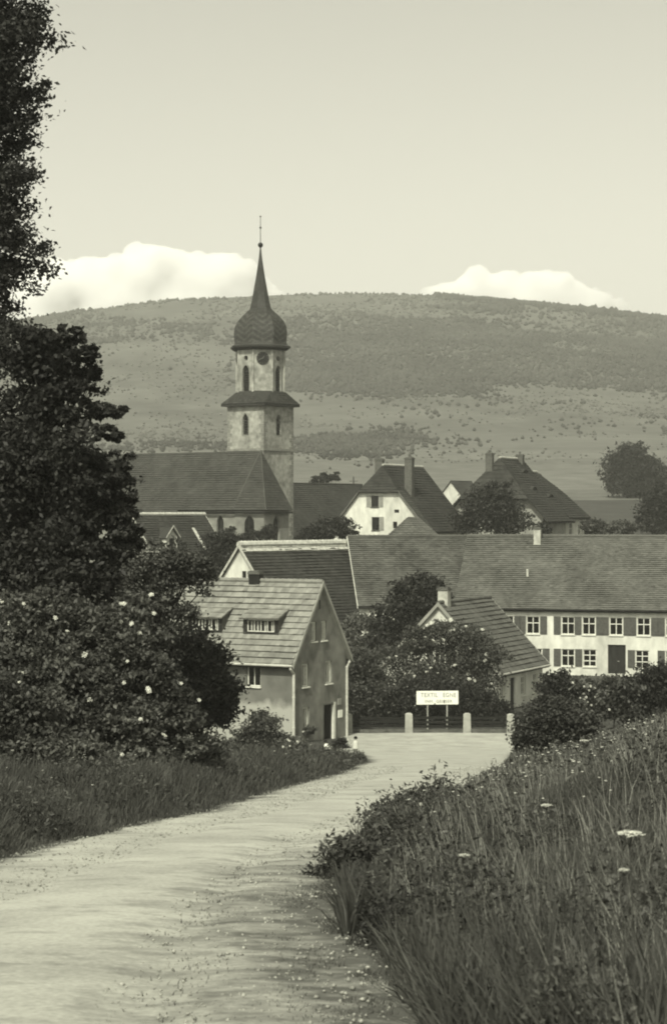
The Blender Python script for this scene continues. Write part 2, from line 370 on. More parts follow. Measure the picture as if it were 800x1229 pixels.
def tiles(mb, e0, e1, r0, r1, rows, tw, th=.035, jit=.012, skip=None):
    """tile courses on the quad eave e0-e1, top r0-r1: every tile a small tilted slab with its own lower edge"""
    e0, e1, r0, r1 = map(Vector, (e0, e1, r0, r1)); nrm = (e1 - e0).cross(r0 - e0)
    if nrm.length < 1e-6: nrm = (e1 - e0).cross(r1 - e0)
    nrm.normalize()
    if nrm.z < 0: nrm = -nrm
    for r in range(rows):
        t0, t1 = r / rows, min((r + 1.12) / rows, 1.0)
        a0, a1 = e0.lerp(r0, t0), e1.lerp(r1, t0); b0, b1 = e0.lerp(r0, t1), e1.lerp(r1, t1)
        nc = max(1, int(round((a1 - a0).length / tw))); sh = .5 / nc if r % 2 else 0
        cuts = [0] + [min(1, max(0, (c + (sh * nc))) / nc) for c in range(0 if sh else 1, nc)] + [1]
        for c in range(len(cuts) - 1):
            u0, u1 = cuts[c], cuts[c + 1]
            if u1 - u0 < 1e-4: continue
            if skip and skip((u0 + u1) / 2, (t0 + t1) / 2): continue
            j = random.gauss(0, jit); jd = random.gauss(0, jit); pw = a0.lerp(a1, u0); j += .035 + .035 * math.sin(pw.x * .8 + pw.y * .55 + pw.z * .9) * math.sin(pw.x * .31 - pw.z * .6)
            p0, p1 = a0.lerp(a1, u0) + nrm * (th + j), a0.lerp(a1, u1) + nrm * (th + j + jd * .5)
            q0, q1 = b0.lerp(b1, u0) + nrm * .004, b0.lerp(b1, u1) + nrm * .004
            rr = random.random(); mb.quad(p0, p1, q1, q0, r=rr)
            mb.quad(p0 - nrm * (th + j + .005), p1 - nrm * (th + j + .005), p1, p0, r=rr)

def slab(mb, e0, e1, r0, r1, th=.12):
    e0, e1, r0, r1 = map(Vector, (e0, e1, r0, r1)); nrm = (e1 - e0).cross(r0 - e0)
    if nrm.length < 1e-6: nrm = (e1 - e0).cross(r1 - e0)
    nrm.normalize()
    if nrm.z < 0: nrm = -nrm
    b = [p - nrm * th for p in (e0, e1, r1, r0)]; t = [e0, e1, r1, r0]
    mb.quad(*t); mb.quad(*reversed(b))
    for k in range(4):
        if (t[k] - t[(k + 1) % 4]).length > 1e-5: mb.quad(t[k], b[k], b[(k + 1) % 4], t[(k + 1) % 4])

def chimney(parent, base, w, d, top, m, U, V, pots=1):
    base = Vector(base); o = base - U * w / 2 - V * d / 2; h = top - base.z
    mb = MB(); mb.box(o, U * w, V * d, Vector((0, 0, h - .22)))
    c = mb.build('chimney', m, parent)
    mb = MB(); mb.box(o - U * .07 - V * .07 + Vector((0, 0, h - .22)), U * (w + .14), V * (d + .14), Vector((0, 0, .12)))
    mb.box(o + U * .04 + V * .04 + Vector((0, 0, h - .10)), U * (w - .08), V * (d - .08), Vector((0, 0, .10))); mb.build('chimney_cap', M_brick, c)
    for k in range(pots):
        p = base + U * ((k - (pots - 1) / 2) * .4); p.z = top
        mb = MB(); mb.lathe(p, [(.14, 0), (.12, .25), (.15, .27), (.15, .34)], n=8); mb.build('chimney_pot', M_brick, c)
    return c

def gable_house(root, O, U, V, W, Lh, He, Hr, wall=M_plaster_w, roofm=M_tile_m, oh=.45, ov=.25, hip0=None, hip1=None, rows=22, tw=.35,
                g0=(), s0=(), verge=None, ridge=M_ridge, gutter=True, fascia=M_wood_d, wall_s=None, skipS=None, back=True, ridgew=.14, roofth=.16, tth=.035):
    """house on corner O; U runs along the gable wall, V along the long wall; openings g0 / s0 are 2D polygons"""
    O, U, V = Vector(O), Vector(U), Vector(V); up = Vector((0, 0, 1)); half = W / 2; k = (Hr - He) / half
    at = lambda a, b, z: O + U * a + V * b + up * z
    def outline(hip):
        if hip is None: return [(0, 0), (W, 0), (W, He), (half, Hr), (0, He)]
        x = (hip - He) / k; return [(0, 0), (W, 0), (W, He), (W - x, hip), (x, hip), (0, He)]
    mb = MB(); facing(outline(hip0), g0, O, U, V, .22, mb); mb.build('gable_wall', wall, root)
    mb = MB(); facing([(0, 0), (Lh, 0), (Lh, He), (0, He)], s0, O, V, U, .22, mb); mb.build('side_wall', wall_s or wall, root)
    if back:
        mb = MB(); facing(outline(hip1), [], O + V * Lh, U, -V, .2, mb); facing([(0, 0), (Lh, 0), (Lh, He), (0, He)], [], O + U * W, V, -U, .2, mb); mb.build('rear_wall', wall, root)
    lift = roofth; b0, b1 = -ov, Lh + ov; ez = He - oh * k
    sl = MB(); ti = MB(); bh0 = bh1 = None
    if hip0 is not None: x0 = (hip0 - He) / k; bh0 = (half - x0) * .55 - ov
    if hip1 is not None: x1 = (hip1 - He) / k; bh1 = Lh + ov - (half - x1) * .55
    for side in (0, 1):
        A = (lambda a: a) if side == 0 else (lambda a: W - a)
        def face(p, q, r, s, frac, sk=None):      # p,q lower edge ; r,s upper edge (r above p)
            z = Vector((0, 0, lift)); p, q, r, s = [at(A(t[0]), t[1], t[2]) + z for t in (p, q, r, s)]
            slab(sl, p, q, r, s, roofth * .7)
            if side == 0 or back: tiles(ti, p, q, r, s, max(1, int(round(rows * frac))), tw, th=tth, skip=sk)
        if hip0 is None and hip1 is None:
            face((-oh, b0, ez), (-oh, b1, ez), (half, b0, Hr), (half, b1, Hr), 1, skipS if side == 0 else None)
        else:
            hz = hip0 if hip0 is not None else hip1; xm = (hz - He) / k
            face((-oh, b0, ez), (-oh, b1, ez), (xm, b0, hz), (xm, b1, hz), (xm + oh) / (half + oh), skipS if side == 0 else None)
            face((xm, b0, hz), (xm, b1, hz), (half, bh0 if bh0 is not None else b0, Hr), (half, bh1 if bh1 is not None else b1, Hr), (half - xm) / (half + oh))
    z = Vector((0, 0, lift))
    for hip, bb, bh in ((hip0, b0, bh0), (hip1, b1, bh1)):
        if hip is None: continue
        xm = (hip - He) / k; p, q, t = at(xm - .15, bb - (.15 if bb < 1 else -.15), hip - .2) + z, at(W - xm + .15, bb - (.15 if bb < 1 else -.15), hip - .2) + z, at(half, bh, Hr) + z
        slab(sl, p, q, t, t, .1); tiles(ti, p, q, t, t, max(2, int(rows * .4)), tw)
    roof = sl.build('roof', roofm, root)
    tl = ti.build('tile_courses', roofm, roof); tl['kind'] = 'stuff'
    if ridge:
        mb = MB(); ra = bh0 if bh0 is not None else b0; rb = bh1 if bh1 is not None else b1; nseg = max(3, int((rb - ra) / .4))
        for i_ in range(nseg):
            t0 = ra + (rb - ra) * i_ / nseg; t1 = ra + (rb - ra) * (i_ + 1) / nseg + .03
            mb.tube([at(half, t0, Hr + lift + .02), at(half, t1, Hr + lift + .05)], [ridgew, ridgew * 1.08], n=8)
        mb.build('ridge_cap', ridge, roof)
    if verge:
        for bb, dz in ((b0, -1), (b1, 1)):
            if (bb == b0 and hip0 is not None) or (bb == b1 and hip1 is not None): top = hip0 if bb == b0 else hip1; xt = (top - He) / k
            else: top, xt = Hr, half
            for A in ((lambda a: a), (lambda a: W - a)):
                p, q = at(A(-oh), bb, ez), at(A(xt), bb, top); mb = MB(); d_ = V * .05 * dz
                mb.box(p + z * 1.25 - Vector((0, 0, .26)) + d_ * .1, q - p, d_, Vector((0, 0, .30))); mb.build('verge_board', verge, roof)
    mb = MB(); mb.box(at(-oh + .02, b0 + .02, ez + lift - .22), V * (b1 - b0 - .04), U * .05, up * .16); mb.build('fascia', fascia, roof)
    if gutter:
        mb = MB(); mb.tube([at(-oh - .06, b0, ez + lift - .04), at(-oh - .06, b1, ez + lift - .07)], [.075, .075], n=8); mb.build('gutter', M_zinc if gutter is True else gutter, root)
    return at, k, lift

def dirs(theta):                    # gable faces the viewer's left, long wall recedes to the right
    t = R(theta); return Vector((-math.cos(t), math.sin(t), 0)), Vector((math.sin(t), math.cos(t), 0))

UP = Vector((0, 0, 1))
# ------------------------------------------------------------------ roadside house
t = R(30); U1 = Vector((math.sin(t), math.cos(t), 0)); V1 = Vector((-math.cos(t), math.sin(t), 0))
O1 = Vector((-2.36, 117.9, -13.95)); W1, L1, E1, R1 = 6.2, 10.6, 5.35, 9.55
h1 = thing('roadside_house', 'two-storey rendered house with pale tiled roof and two shed dormers by the road', 'house', O1)
gw = [(1.45, .95, .75, 1.35), (1.4, 3.55, .75, 1.35), (4.15, 3.55, .75, 1.35), (2.35, 6.2, .62, 1.15), (3.55, 6.2, .62, 1.15), (3.05, 8.1, .22, .55)]
gdoor = (4.1, 0.12, 1.15, 2.15)
sw = [(2.75, 3.55, .95, 1.25), (6.6, 3.55, .95, 1.25), (2.6, .9, .95, 1.2), (6.6, .9, .95, 1.2)]
dorm = [(2.75, 1.3), (6.75, 1.3)]        # centre along the long wall, half width
g0h = [rect(*q) for q in gw] + [rect(*gdoor)]; s0h = [rect(*q) for q in sw]
def skip1(u, tq):
    b = -.25 + u * (L1 + .5); return any(abs(b - c) < hw * .92 and .34 < tq < .60 for c, hw in dorm)
at1, k1, lf1 = gable_house(h1, O1, U1, V1, W1, L1, E1, R1, wall=M_plaster_g, wall_s=M_front, roofm=M_tile_l, oh=.42, ov=.22, rows=14, tw=.3,
                           g0=g0h, s0=s0h, verge=M_plaster_l, ridge=M_tile_l, skipS=skip1, tth=.06)
for i_, (cx, cz, ww, hh) in enumerate(gw[:5]): window(h1, O1, U1, V1, cx, cz, ww, hh, cols=2, rows=1, curtain=True)
mb = MB(); cx, cz, ww, hh = gw[5]; mb.quad(*[O1 + U1 * x + UP * z + V1 * .15 for x, z in rect(cx, cz, ww, hh)]); mb.build('attic_slit', M_glass, h1)
for cx, cz, ww, hh in sw: window(h1, O1, V1, U1, cx, cz, ww, hh, cols=2, rows=1)
cx, cz, ww, hh = gdoor
mb = MB()
mb.box(O1 + U1 * (cx - ww / 2 - .06) + UP * cz - V1 * .02, U1 * .08, UP * (hh + .08), V1 * .12)
mb.box(O1 + U1 * (cx - ww / 2 + .021) + UP * (cz + hh) - V1 * .06, U1 * (ww - .045), UP * .08, V1 * .16); df = mb.build('door_frame', M_stonep, h1)
mb = MB(); mb.box(O1 + U1 * (cx + ww / 2 - .02) + UP * cz - V1 * .06, U1 * .22, UP * (hh + .08), V1 * .16); mb.build('door_jamb', M_wood_p, h1)
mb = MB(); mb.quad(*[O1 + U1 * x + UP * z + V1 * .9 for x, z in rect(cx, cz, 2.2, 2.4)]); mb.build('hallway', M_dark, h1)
mb = MB(); mb.box(O1 + U1 * (cx + ww / 2 - .02) + UP * (cz + .02) + V1 * .12, V1 * .85 - U1 * .25, UP * (hh - .04), U1 * -.045); dr = mb.build('door', M_wood_d, h1)
mb = MB(); mb.tube([O1 + U1 * (cx + ww / 2 - .28) + UP * (cz + 1.05) + V1 * .8, O1 + U1 * (cx + ww / 2 - .40) + UP * (cz + 1.05) + V1 * .76], [.018, .018]); mb.build('handle', M_zinc, dr)
mb = MB(); mb.box(O1 + U1 * (cx - .8) - V1 * .7 + UP * -.05, U1 * 1.6, V1 * .69, UP * .17); mb.box(O1 + U1 * (cx - .7) - V1 * 1.05 + UP * -.05, U1 * 1.4, V1 * .34, UP * .09); mb.build('door_step', M_conc, h1)
for bpos, a_ in ((-.06, -.06), (-.06, W1 + .06)):      # downpipes at both gable corners
    p = at1(a_, bpos, 0); e = at1(a_ - .36 if a_ < 1 else a_ + .36, bpos, E1 - .42 * k1 + lf1 - .1)
    mb = MB(); mb.tube([e, e - UP * .12, p + UP * (E1 - .95), p + UP * .1], [.085] * 4, n=8)
    for zz in (1.2, 3.0): mb.tube([p + UP * zz, p + UP * (zz + .06)], [.105, .105], n=8)
    mb.build('downpipe', M_zinc, h1)
chimney(h1, at1(W1 / 2, 4.55, R1 - .3), .75, .5, O1.z + R1 + .8, M_iron, V1, U1, pots=0)
for c, hw in dorm:                                       # shed dormers
    afr = (E1 + 1.05 - E1) / k1; zf = E1 + 1.05 + lf1    # front at this a
    fz = zf + 1.12; aback = (fz + .55 - E1 - lf1) / k1
    mb = MB(); p, q = at1(afr - .3, c - hw - .08, fz - .12), at1(afr - .3, c + hw + .08, fz - .12); r_, s_ = at1(aback + .25, c - hw - .08, fz + .62), at1(aback + .25, c + hw + .08, fz + .62)
    slab(mb, p, q, r_, s_, .07); d_ = mb.build('dormer', M_tile_l, h1)
    mb = MB(); tiles(mb, p, q, r_, s_, 3, .5, th=.02); o_ = mb.build('dormer_tiles', M_tile_l, d_); o_['kind'] = 'stuff'
    for s in (-1, 1):
        b = c + s * (hw - .05); mb = MB(); X_ = V1 * (-s * .05)
        lo = [at1(afr, b, zf - .05), at1(afr, b, fz), at1(aback, b, fz + .45), at1(aback, b, fz + .30)]
        mb.quad(*lo); mb.quad(*[q_ + X_ for q_ in lo]); mb.build('dormer_cheek', M_tile_m, d_)
    mb = MB(); facing([(-hw + .05, -.12), (hw - .05, -.12), (hw - .05, 1.12), (-hw + .05, 1.12)], [rect(0, .2, 1.9, .72)], at1(afr, c, zf), V1, U1, .12, mb); mb.build('dormer_front', M_wood_d, d_)
    mb = MB(); o_ = at1(afr, c, zf)
    for q in range(5):
        x = -.92 + 1.84 * q / 4; mb.box(o_ + V1 * (x - .03) + UP * .205 + U1 * .02, V1 * .06, UP * .67, U1 * .04)
    for z_ in (.201, .865): mb.box(o_ + V1 * -.88 + UP * z_ + U1 * .025, V1 * 1.76, UP * .05, U1 * .03)
    mb.build('dormer_window', M_wood_p, d_)
    mb = MB(); mb.quad(*[o_ + V1 * x + UP * z_ + U1 * .06 for x, z_ in rect(0, .21, 1.88, .70)]); mb.build('pane', M_glass, d_)
    for q in (-.68, -.2, .32, .76): mb = MB(); mb.box(o_ + V1 * (q - .15) + UP * .25 + U1 * .045, V1 * .12, UP * .57, U1 * .005); mb.build('curtain', M_curtain, d_)
mb = MB(); mb.box(O1 + U1 * 5.25 + UP * 1.35 - V1 * .05, U1 * .5, UP * .45, V1 * .045)
sg = mb.build('notice_plate', M_sign, None, org=O1 + U1 * 5.25 + UP * 1.35); tag(sg, 'larger white notice plate low beside the open house door', 'plate')
mb = MB(); mb.box(O1 + U1 * 5.2 + UP * 2.15 - V1 * .05, U1 * .42, UP * .38, V1 * .045)
sg = mb.build('notice_plate', M_plaster_l, None, org=O1 + U1 * 5.2 + UP * 2.15); tag(sg, 'grey plate on the house gable above the white plate', 'plate')
mb = MB(); mb.box(O1 + U1 * 1.0 + UP * .70 - V1 * .32, U1 * .9, UP * .2, V1 * .22)
fb_ = mb.build('flower_box', M_wood_d, None, org=O1 + U1 * 1.0 + UP * .7); tag(fb_, 'dark flower box under the ground floor gable window', 'flower box')

# ------------------------------------------------------------------ white half-hipped house behind
U3, V3 = dirs(25)
def gable_anchor(px, py, d, theta, W, L_, drop):
    """corner under the right eave of a house whose gable apex shows at px, py"""
    U_, V_ = dirs(theta); a = P(px, py, d); O = a - U_ * (W / 2); return U_, V_, O, a.z
h3 = None
U3, V3, O3, z3 = gable_anchor(455, 560, 240, 25, 12.0, 13, 0)
b3 = -9.6; O3.z = b3; R3 = z3 - b3; E3 = R3 - 7.3
h3 = thing('white_gabled_house', 'tall white house with half-hipped gable and big dark side roof', 'house', O3)
HC = R3 - 3.1
g3 = [(6.6, 10.2, 1.0, 1.35), (6.5, 7.4, 1.0, 1.6), (3.75, 9.5, .62, .4), (3.95, 7.65, .55, .8), (2.2, 2.8, 1.0, 1.4), (6.7, 2.8, 1.0, 1.4)]
at3, k3, lf3 = gable_house(h3, O3, U3, V3, 12.0, 13.2, E3, R3, wall=M_plaster_w, roofm=M_tile_d, oh=.6, ov=.35, hip0=HC, rows=26, tw=.4, g0=[rect(*q) for q in g3], s0=[rect(3, 2.8, 1, 1.3), rect(8, 2.8, 1, 1.3)], gutter=False, verge=M_tile_m)
for i_, (cx, cz, ww, hh) in enumerate(g3):
    window(h3, O3, U3, V3, cx, cz, ww, hh, cols=1 if i_ in (2, 3) else 2, rows=1, shutters='lr' if i_ in (0,) else ('l' if i_ == 1 else ''), shm=M_shut_l, frame=M_wood_d if i_ < 4 else M_wood_p, sill=i_ not in (2, 3))
for b in (3, 8): window(h3, O3, V3, U3, b, 2.8, 1, 1.3)
mb = MB()                                               # paler strip of tiles laid along the gable edge
p, q = at3(-.6, -.36, E3 - .6 * k3), at3(-.6, 1.3, E3 - .6 * k3); x3 = (HC - E3) / k3; r_, s_ = at3(x3, -.36, HC), at3(x3, 1.3, HC)
z_ = UP * (lf3 + .035); tiles(mb, p + z_, q + z_, r_ + z_, s_ + z_, 20, .4); o_ = mb.build('verge_tiles', M_tile_r, h3); o_['kind'] = 'stuff'
chimney(h3, at3(3.2, 2.6, E3 + 3.2 * k3 - .6), .95, .8, 6.6, M_brick, U3, V3, pots=1)
chimney(h3, at3(7.3, 3.0, E3 + 4.7 * k3 - .6), 1.0, .6, 6.5, M_brick, U3, V3, pots=0)
# low hipped annex in front of it
ax_ = P(495, 628, 229); ax_.z = -9.3
hx3 = thing('hipped_outbuilding', 'low hipped tile roof of an outbuilding in front of the white gable', 'outbuilding', ax_)
ea = 8.6 - .2; mb = MB(); c = ax_; A = [c + Vector((-3.0, -2.2, 6.2)), c + Vector((3.4, -1.6, 6.2)), c + Vector((3.2, 3.2, 6.2)), c + Vector((-3.2, 2.8, 6.2))]; T0, T1 = c + Vector((-.5, .4, 8.75)), c + Vector((.7, .6, 8.7))
ts = MB()
for e0, e1, r0, r1 in ((A[0], A[1], T0, T1), (A[1], A[2], T1, T1), (A[2], A[3], T1, T0), (A[3], A[0], T0, T0)): slab(mb, e0, e1, r0, r1, .12); tiles(ts, e0, e1, r0, r1, 10, .35)
rf = mb.build('roof', M_tile_r, hx3); o_ = ts.build('tile_courses', M_tile_r, rf); o_['kind'] = 'stuff'
mb = MB(); mb.box(c + Vector((-2.6, -1.5, -.4)), Vector((5.4, .4, 0)), Vector((-.2, 3.9, 0)), UP * 6.6); mb.build('wall', M_plaster_l, hx3)

# ------------------------------------------------------------------ big house with two chimneys on the right
U4, V4, O4, z4 = gable_anchor(594, 551, 250, 25, 12.6, 9, 0)
b4 = -8.6; O4.z = b4; R4 = z4 - b4; E4 = R4 - 7.0
h4 = thing('hipped_manor_house', 'big dark half-hipped roof house with two end chimneys behind a tree', 'house', O4)
at4, k4, lf4 = gable_house(h4, O4, U4, V4, 12.6, 9.0, E4, R4, wall=M_plaster_l, roofm=M_tile_d, oh=.9, ov=.9, hip0=R4 - 5.0, rows=26, tw=.4, g0=[rect(4, 6.6, 1, 1.4), rect(8.4, 6.6, 1, 1.4), rect(9.8, 3.2, 1, 1.4)], s0=[rect(3, 6.0, .01, .01)], gutter=False)
for cx, cz in ((4, 6.6), (8.4, 6.6), (9.8, 3.2)): window(h4, O4, U4, V4, cx, cz, 1, 1.4, frame=M_wood_p)
O4b = O4 + V4 * 8.6 - U4 * .05
s4 = [lancet(2.0, E4 - 3.0, 1.25, 2.5), rect(5.4, E4 - 2.8, 1.0, 1.5)]
at4b, k4b, lf4b = gable_house(h4, O4b, U4, V4, 12.6, 8.2, E4, R4 - 1.55, wall=M_plaster_w, roofm=M_tile_d, oh=.65, ov=.3, hip1=R4 - 4.2, rows=22, tw=.4, s0=s4, gutter=False)
window(h4, O4b, V4, U4, 2.0, E4 - 3.0, 1.2, 1.95, cols=2, rows=2); window(h4, O4b, V4, U4, 5.4, E4 - 2.8, 1.0, 1.5)
chimney(h4, at4(7.4, .9, R4 - 1.6), .9, .7, z4 + .75, M_brick, U4, V4, pots=1)
chimney(h4, at4(6.0, 8.2, R4 - .8), .95, .7, z4 + .75, M_brick, U4, V4, pots=1)
chimney(h4, at4b(6.1, 7.0, R4 - 3.4), .5, .5, z4 - 1.6, M_chim_l, U4, V4, pots=0)
for (a_, b_) in ((2.6, 4.0), (1.8, 8.0), (4.6, 6.2)):     # low eyebrow dormers
    zc = E4 + a_ * k4 + lf4; mb = MB(); pts = []
    for q in range(7):
        x = -1.0 + 2.0 * q / 6; pts.append((x, .42 * (1 - (x / 1.0) ** 2)))
    for q in range(6):
        f0, f1 = [at4(a_, b_ + x, zc + z) for x, z in (pts[q], pts[q + 1])]; g_, g1 = [at4(a_ + .02 + z / k4 + .5, b_ + x, zc + z + .5 * k4 * .4) for x, z in (pts[q], pts[q + 1])]
        mb.quad(f0 + UP * .05 - U4 * .1, f1 + UP * .05 - U4 * .1, g1 + UP * .05, g_ + UP * .05)
        if q: mb.quad(at4(a_, b_ + pts[q][0], zc - .05), at4(a_, b_ + pts[q + 1][0], zc - .05), f1, f0)
    mb.build('eyebrow_dormer', M_tile_d, h4)
# low side building to its right
OA = P(706, 617, 262); OA.z = -8.6
hA = thing('low_side_building', 'low dark roofed annex with a pale wall beside the big house', 'outbuilding', OA)
gable_house(hA, OA, Vector((-.9, .43, 0)), Vector((.43, .9, 0)), 5.0, 6.0, 5.2, 8.0, wall=M_plaster_l, roofm=M_tile_d, rows=12, gutter=False, ridge=M_tile_d)

# ------------------------------------------------------------------ dark-roofed house with white gable, behind the roadside house
U2, V2, O2, z2 = gable_anchor(289, 657, 169, 42, 10.0, 15, 0)
b2 = -13.6; O2.z = b2; R2 = z2 - b2; E2 = R2 - 6.0
h2 = thing('white_gable_barn', 'dark steep roof with white triangular gable and pale ridge behind the roadside house', 'barn', O2)
g2 = [(3.95, E2 + 3.35, .5, .62), (4.62, E2 + 3.35, .5, .62), (3, 2, 1, 1.3), (7.5, 2, 1, 1.3)]
at2, k2, lf2 = gable_house(h2, O2, U2, V2, 10.0, 14.5, E2, R2, wall=M_plaster_w, roofm=M_tile_d, oh=.5, ov=.25, rows=26, tw=.4, g0=[rect(*q) for q in g2], gutter=False, verge=M_ridge, ridgew=.3)
for i_, q in enumerate(g2): window(h2, O2, U2, V2, *q, cols=1 if i_ < 2 else 2, rows=1, frame=M_wood_d, sill=False)
# the paler topmost course below the ridge
mb = MB(); kk = .88; p, q = at2(5 * .90, -.25, E2 + (R2 - E2) * .90), at2(5 * .90, 14.7, E2 + (R2 - E2) * .90); r_, s_ = at2(5, -.25, R2), at2(5, 14.7, R2)
z_ = UP * (lf2 + .04); tiles(mb, p + z_, q + z_, r_ + z_, s_ + z_, 2, .4); o_ = mb.build('top_course', M_ridge, h2); o_['kind'] = 'stuff'

# ------------------------------------------------------------------ the long barn and the long white house (one row)
tB = R(8.6); VB = Vector((math.cos(tB), math.sin(tB), 0)); UB = Vector((-math.sin(tB), math.cos(tB), 0))
OB = Vector((2.25, 172.5, -13.9)); zB = (615 - 647) / FOC * 178; RB = zB - OB.z; EB = RB - 5.55
hB = thing('long_barn', 'long barn with mottled tile roof and white verge, joined to the white house', 'barn', OB)
gable_house(hB, OB, UB, VB, 11.0, 14.0, EB, RB, wall=M_plaster_w, roofm=M_tile_r, oh=.35, ov=.2, rows=34, tw=.32, s0=[rect(1.9, 3.6, .9, 1.1), rect(5.5, 3.6, .9, 1.1)], verge=M_plaster_w, ridge=M_tile_r, gutter=False)
for b in (1.9, 5.5): window(hB, OB, VB, UB, b, 3.6, .9, 1.1)
tC = R(15.5); VC = Vector((math.cos(tC), -math.sin(tC), 0)); UC = Vector((math.sin(tC), math.cos(tC), 0))
OC = Vector((10.55, 172.4, -14.0)); zC = (615 - 646) / FOC * 177.5; RC = zC - OC.z; EC = RC - 5.75
hC = thing('long_white_house', 'long two-storey white house with a row of shuttered windows and plain tile roof', 'house', OC)
def bC(px):                          # distance along the front wall at which the wall shows at this column
    t_ = (px - 400) / FOC; return (t_ * OC.y - OC.x) / (VC.x - t_ * VC.y)
up_w = [(608, 'lr'), (639, 'lr'), (681, 'l'), (706, 'lr'), (738.7, 'lr'), (771.7, 'lr'), (806, 'lr')]
lo_w = [(642, 'r'), (681, 'lr'), (707, ''), (770, 'l'), (806, 'lr')]
zu, zl = EC - 2.35, EC - 5.05; s0c = [rect(bC(px), zu, 1.12, 1.5) for px, _ in up_w] + [rect(bC(px), zl, 1.12, 1.45) for px, _ in lo_w]
doorC = (bC(739.5), .35, 1.5, 2.45); s0c.append(rect(*doorC))
atC, kC, lfC = gable_house(hC, OC, UC, VC, 11.0, 28.0, EC, RC, wall=M_plaster_w, roofm=M_tile_m, oh=.35, ov=.15, rows=36, tw=.3, s0=s0c, ridge=M_tile_m, gutter=M_wood_d)
for i_, (px, sh) in enumerate(up_w): window(hC, OC, VC, UC, bC(px), zu, 1.12, 1.5, shutters=sh, bar=.07)
for i_, (px, sh) in enumerate(lo_w): window(hC, OC, VC, UC, bC(px), zl, 1.12, 1.45, rows=3 if i_ in (2, 3) else 2, shutters=sh, bar=.07)
cx, cz, ww, hh = doorC
mb = MB(); mb.box(OC + VC * (cx - ww / 2 + .01) + UP * cz + UC * .14, VC * (ww - .02), UP * (hh - .01), UC * .05)
for x in (-.33, .33):
    for zz in (.25, 1.3): mb.box(OC + VC * (cx + x - .26) + UP * (cz + zz) + UC * .125, VC * .52, UP * .9, UC * .014)
dc = mb.build('door', M_wood_d, hC); mb = MB(); mb.tube([OC + VC * (cx + .06) + UP * (cz + 1.05) + UC * .08, OC + VC * (cx + .2) + UP * (cz + 1.05) + UC * .08], [.02, .02]); mb.build('handle', M_zinc, dc)
chimney(hC, atC(5.0, bC(641) - .6, RC - .8), .6, .6, zC + 1.0, M_chim_l, VC, UC, pots=0)
mb = MB(); mb.tube([atC(2.2, bC(641) - 1.0, EC + 2.2 * kC), atC(2.2, bC(641) - 1.0, EC + 2.2 * kC + .8)], [.1, .1]); mb.build('vent_pipe', M_zinc, hC)

# ------------------------------------------------------------------ garden cottage
U6, V6, O6, z6 = gable_anchor(527, 727, 140, 25, 8.4, 9.5, 0)
O6.z = -13.95; R6 = z6 - O6.z; E6 = R6 - 4.35
h6 = thing('garden_cottage', 'small white cottage with banded tile roof half hidden behind garden trees', 'house', O6)
g6 = [(2.2, .9, .9, 1.2), (6.2, .9, .9, 1.2), (4.2, E6 + .3, .85, 1.15)]
s6 = [(1.3, .85, 1.0, 1.35), (5.6, .85, 1.0, 1.35), (8.2, .85, 1.0, 1.35)]; d6 = (3.4, .1, 1.0, 2.15)
at6, k6, lf6 = gable_house(h6, O6, U6, V6, 8.4, 9.8, E6, R6, wall=M_plaster_w, roofm=M_tile_m, oh=.45, ov=.25, rows=16, tw=.36, tth=.045, g0=[rect(*q) for q in g6], s0=[rect(*q) for q in s6] + [rect(*d6)], verge=M_plaster_l, ridge=M_tile_m)
for q in g6: window(h6, O6, U6, V6, *q, shutters='lr')
for q in s6: window(h6, O6, V6, U6, *q, cols=2, rows=2, curtain=True)
cx, cz, ww, hh = d6; mb = MB(); mb.box(O6 + V6 * (cx - ww / 2 + .01) + UP * cz + U6 * .12, V6 * (ww - .02), UP * (hh - .01), U6 * .05); mb.build('door', M_wood_d, h6)
chimney(h6, at6(4.2, .9, R6 - .6), .75, .6, z6 + 1.25, M_chim_l, U6, V6, pots=0)

# ------------------------------------------------------------------ houses on the left below the church
U5, V5, O5, z5 = gable_anchor(160, 620, 205, 44, 9.0, 9.5, 0)
O5.z = -11.5; R5 = z5 - O5.z; E5 = R5 - 5.2
h5 = thing('church_lane_house', 'dark tiled house with pale ridge and verge below the church nave', 'house', O5)
at5, k5, lf5 = gable_house(h5, O5, U5, V5, 9.0, 9.6, E5, R5, wall=M_plaster_l, roofm=M_tile_d, oh=.5, ov=.25, rows=24, tw=.38, verge=M_ridge, ridgew=.2, gutter=False, s0=[rect(2, 1.2, 1, 1.3), rect(6, 1.2, 1, 1.3)])
for b in (2, 6): window(h5, O5, V5, U5, b, 1.2, 1, 1.3)
mb = MB(); p, q = at5(.4, 6.9, E5 + .4 * k5 + lf5 + .06), at5(3.2, 6.9, E5 + 3.2 * k5 + lf5 + .06); mb.box(p, q - p, V5 * .35, UP * .08); mb.build('roof_flashing', M_ridge, h5)
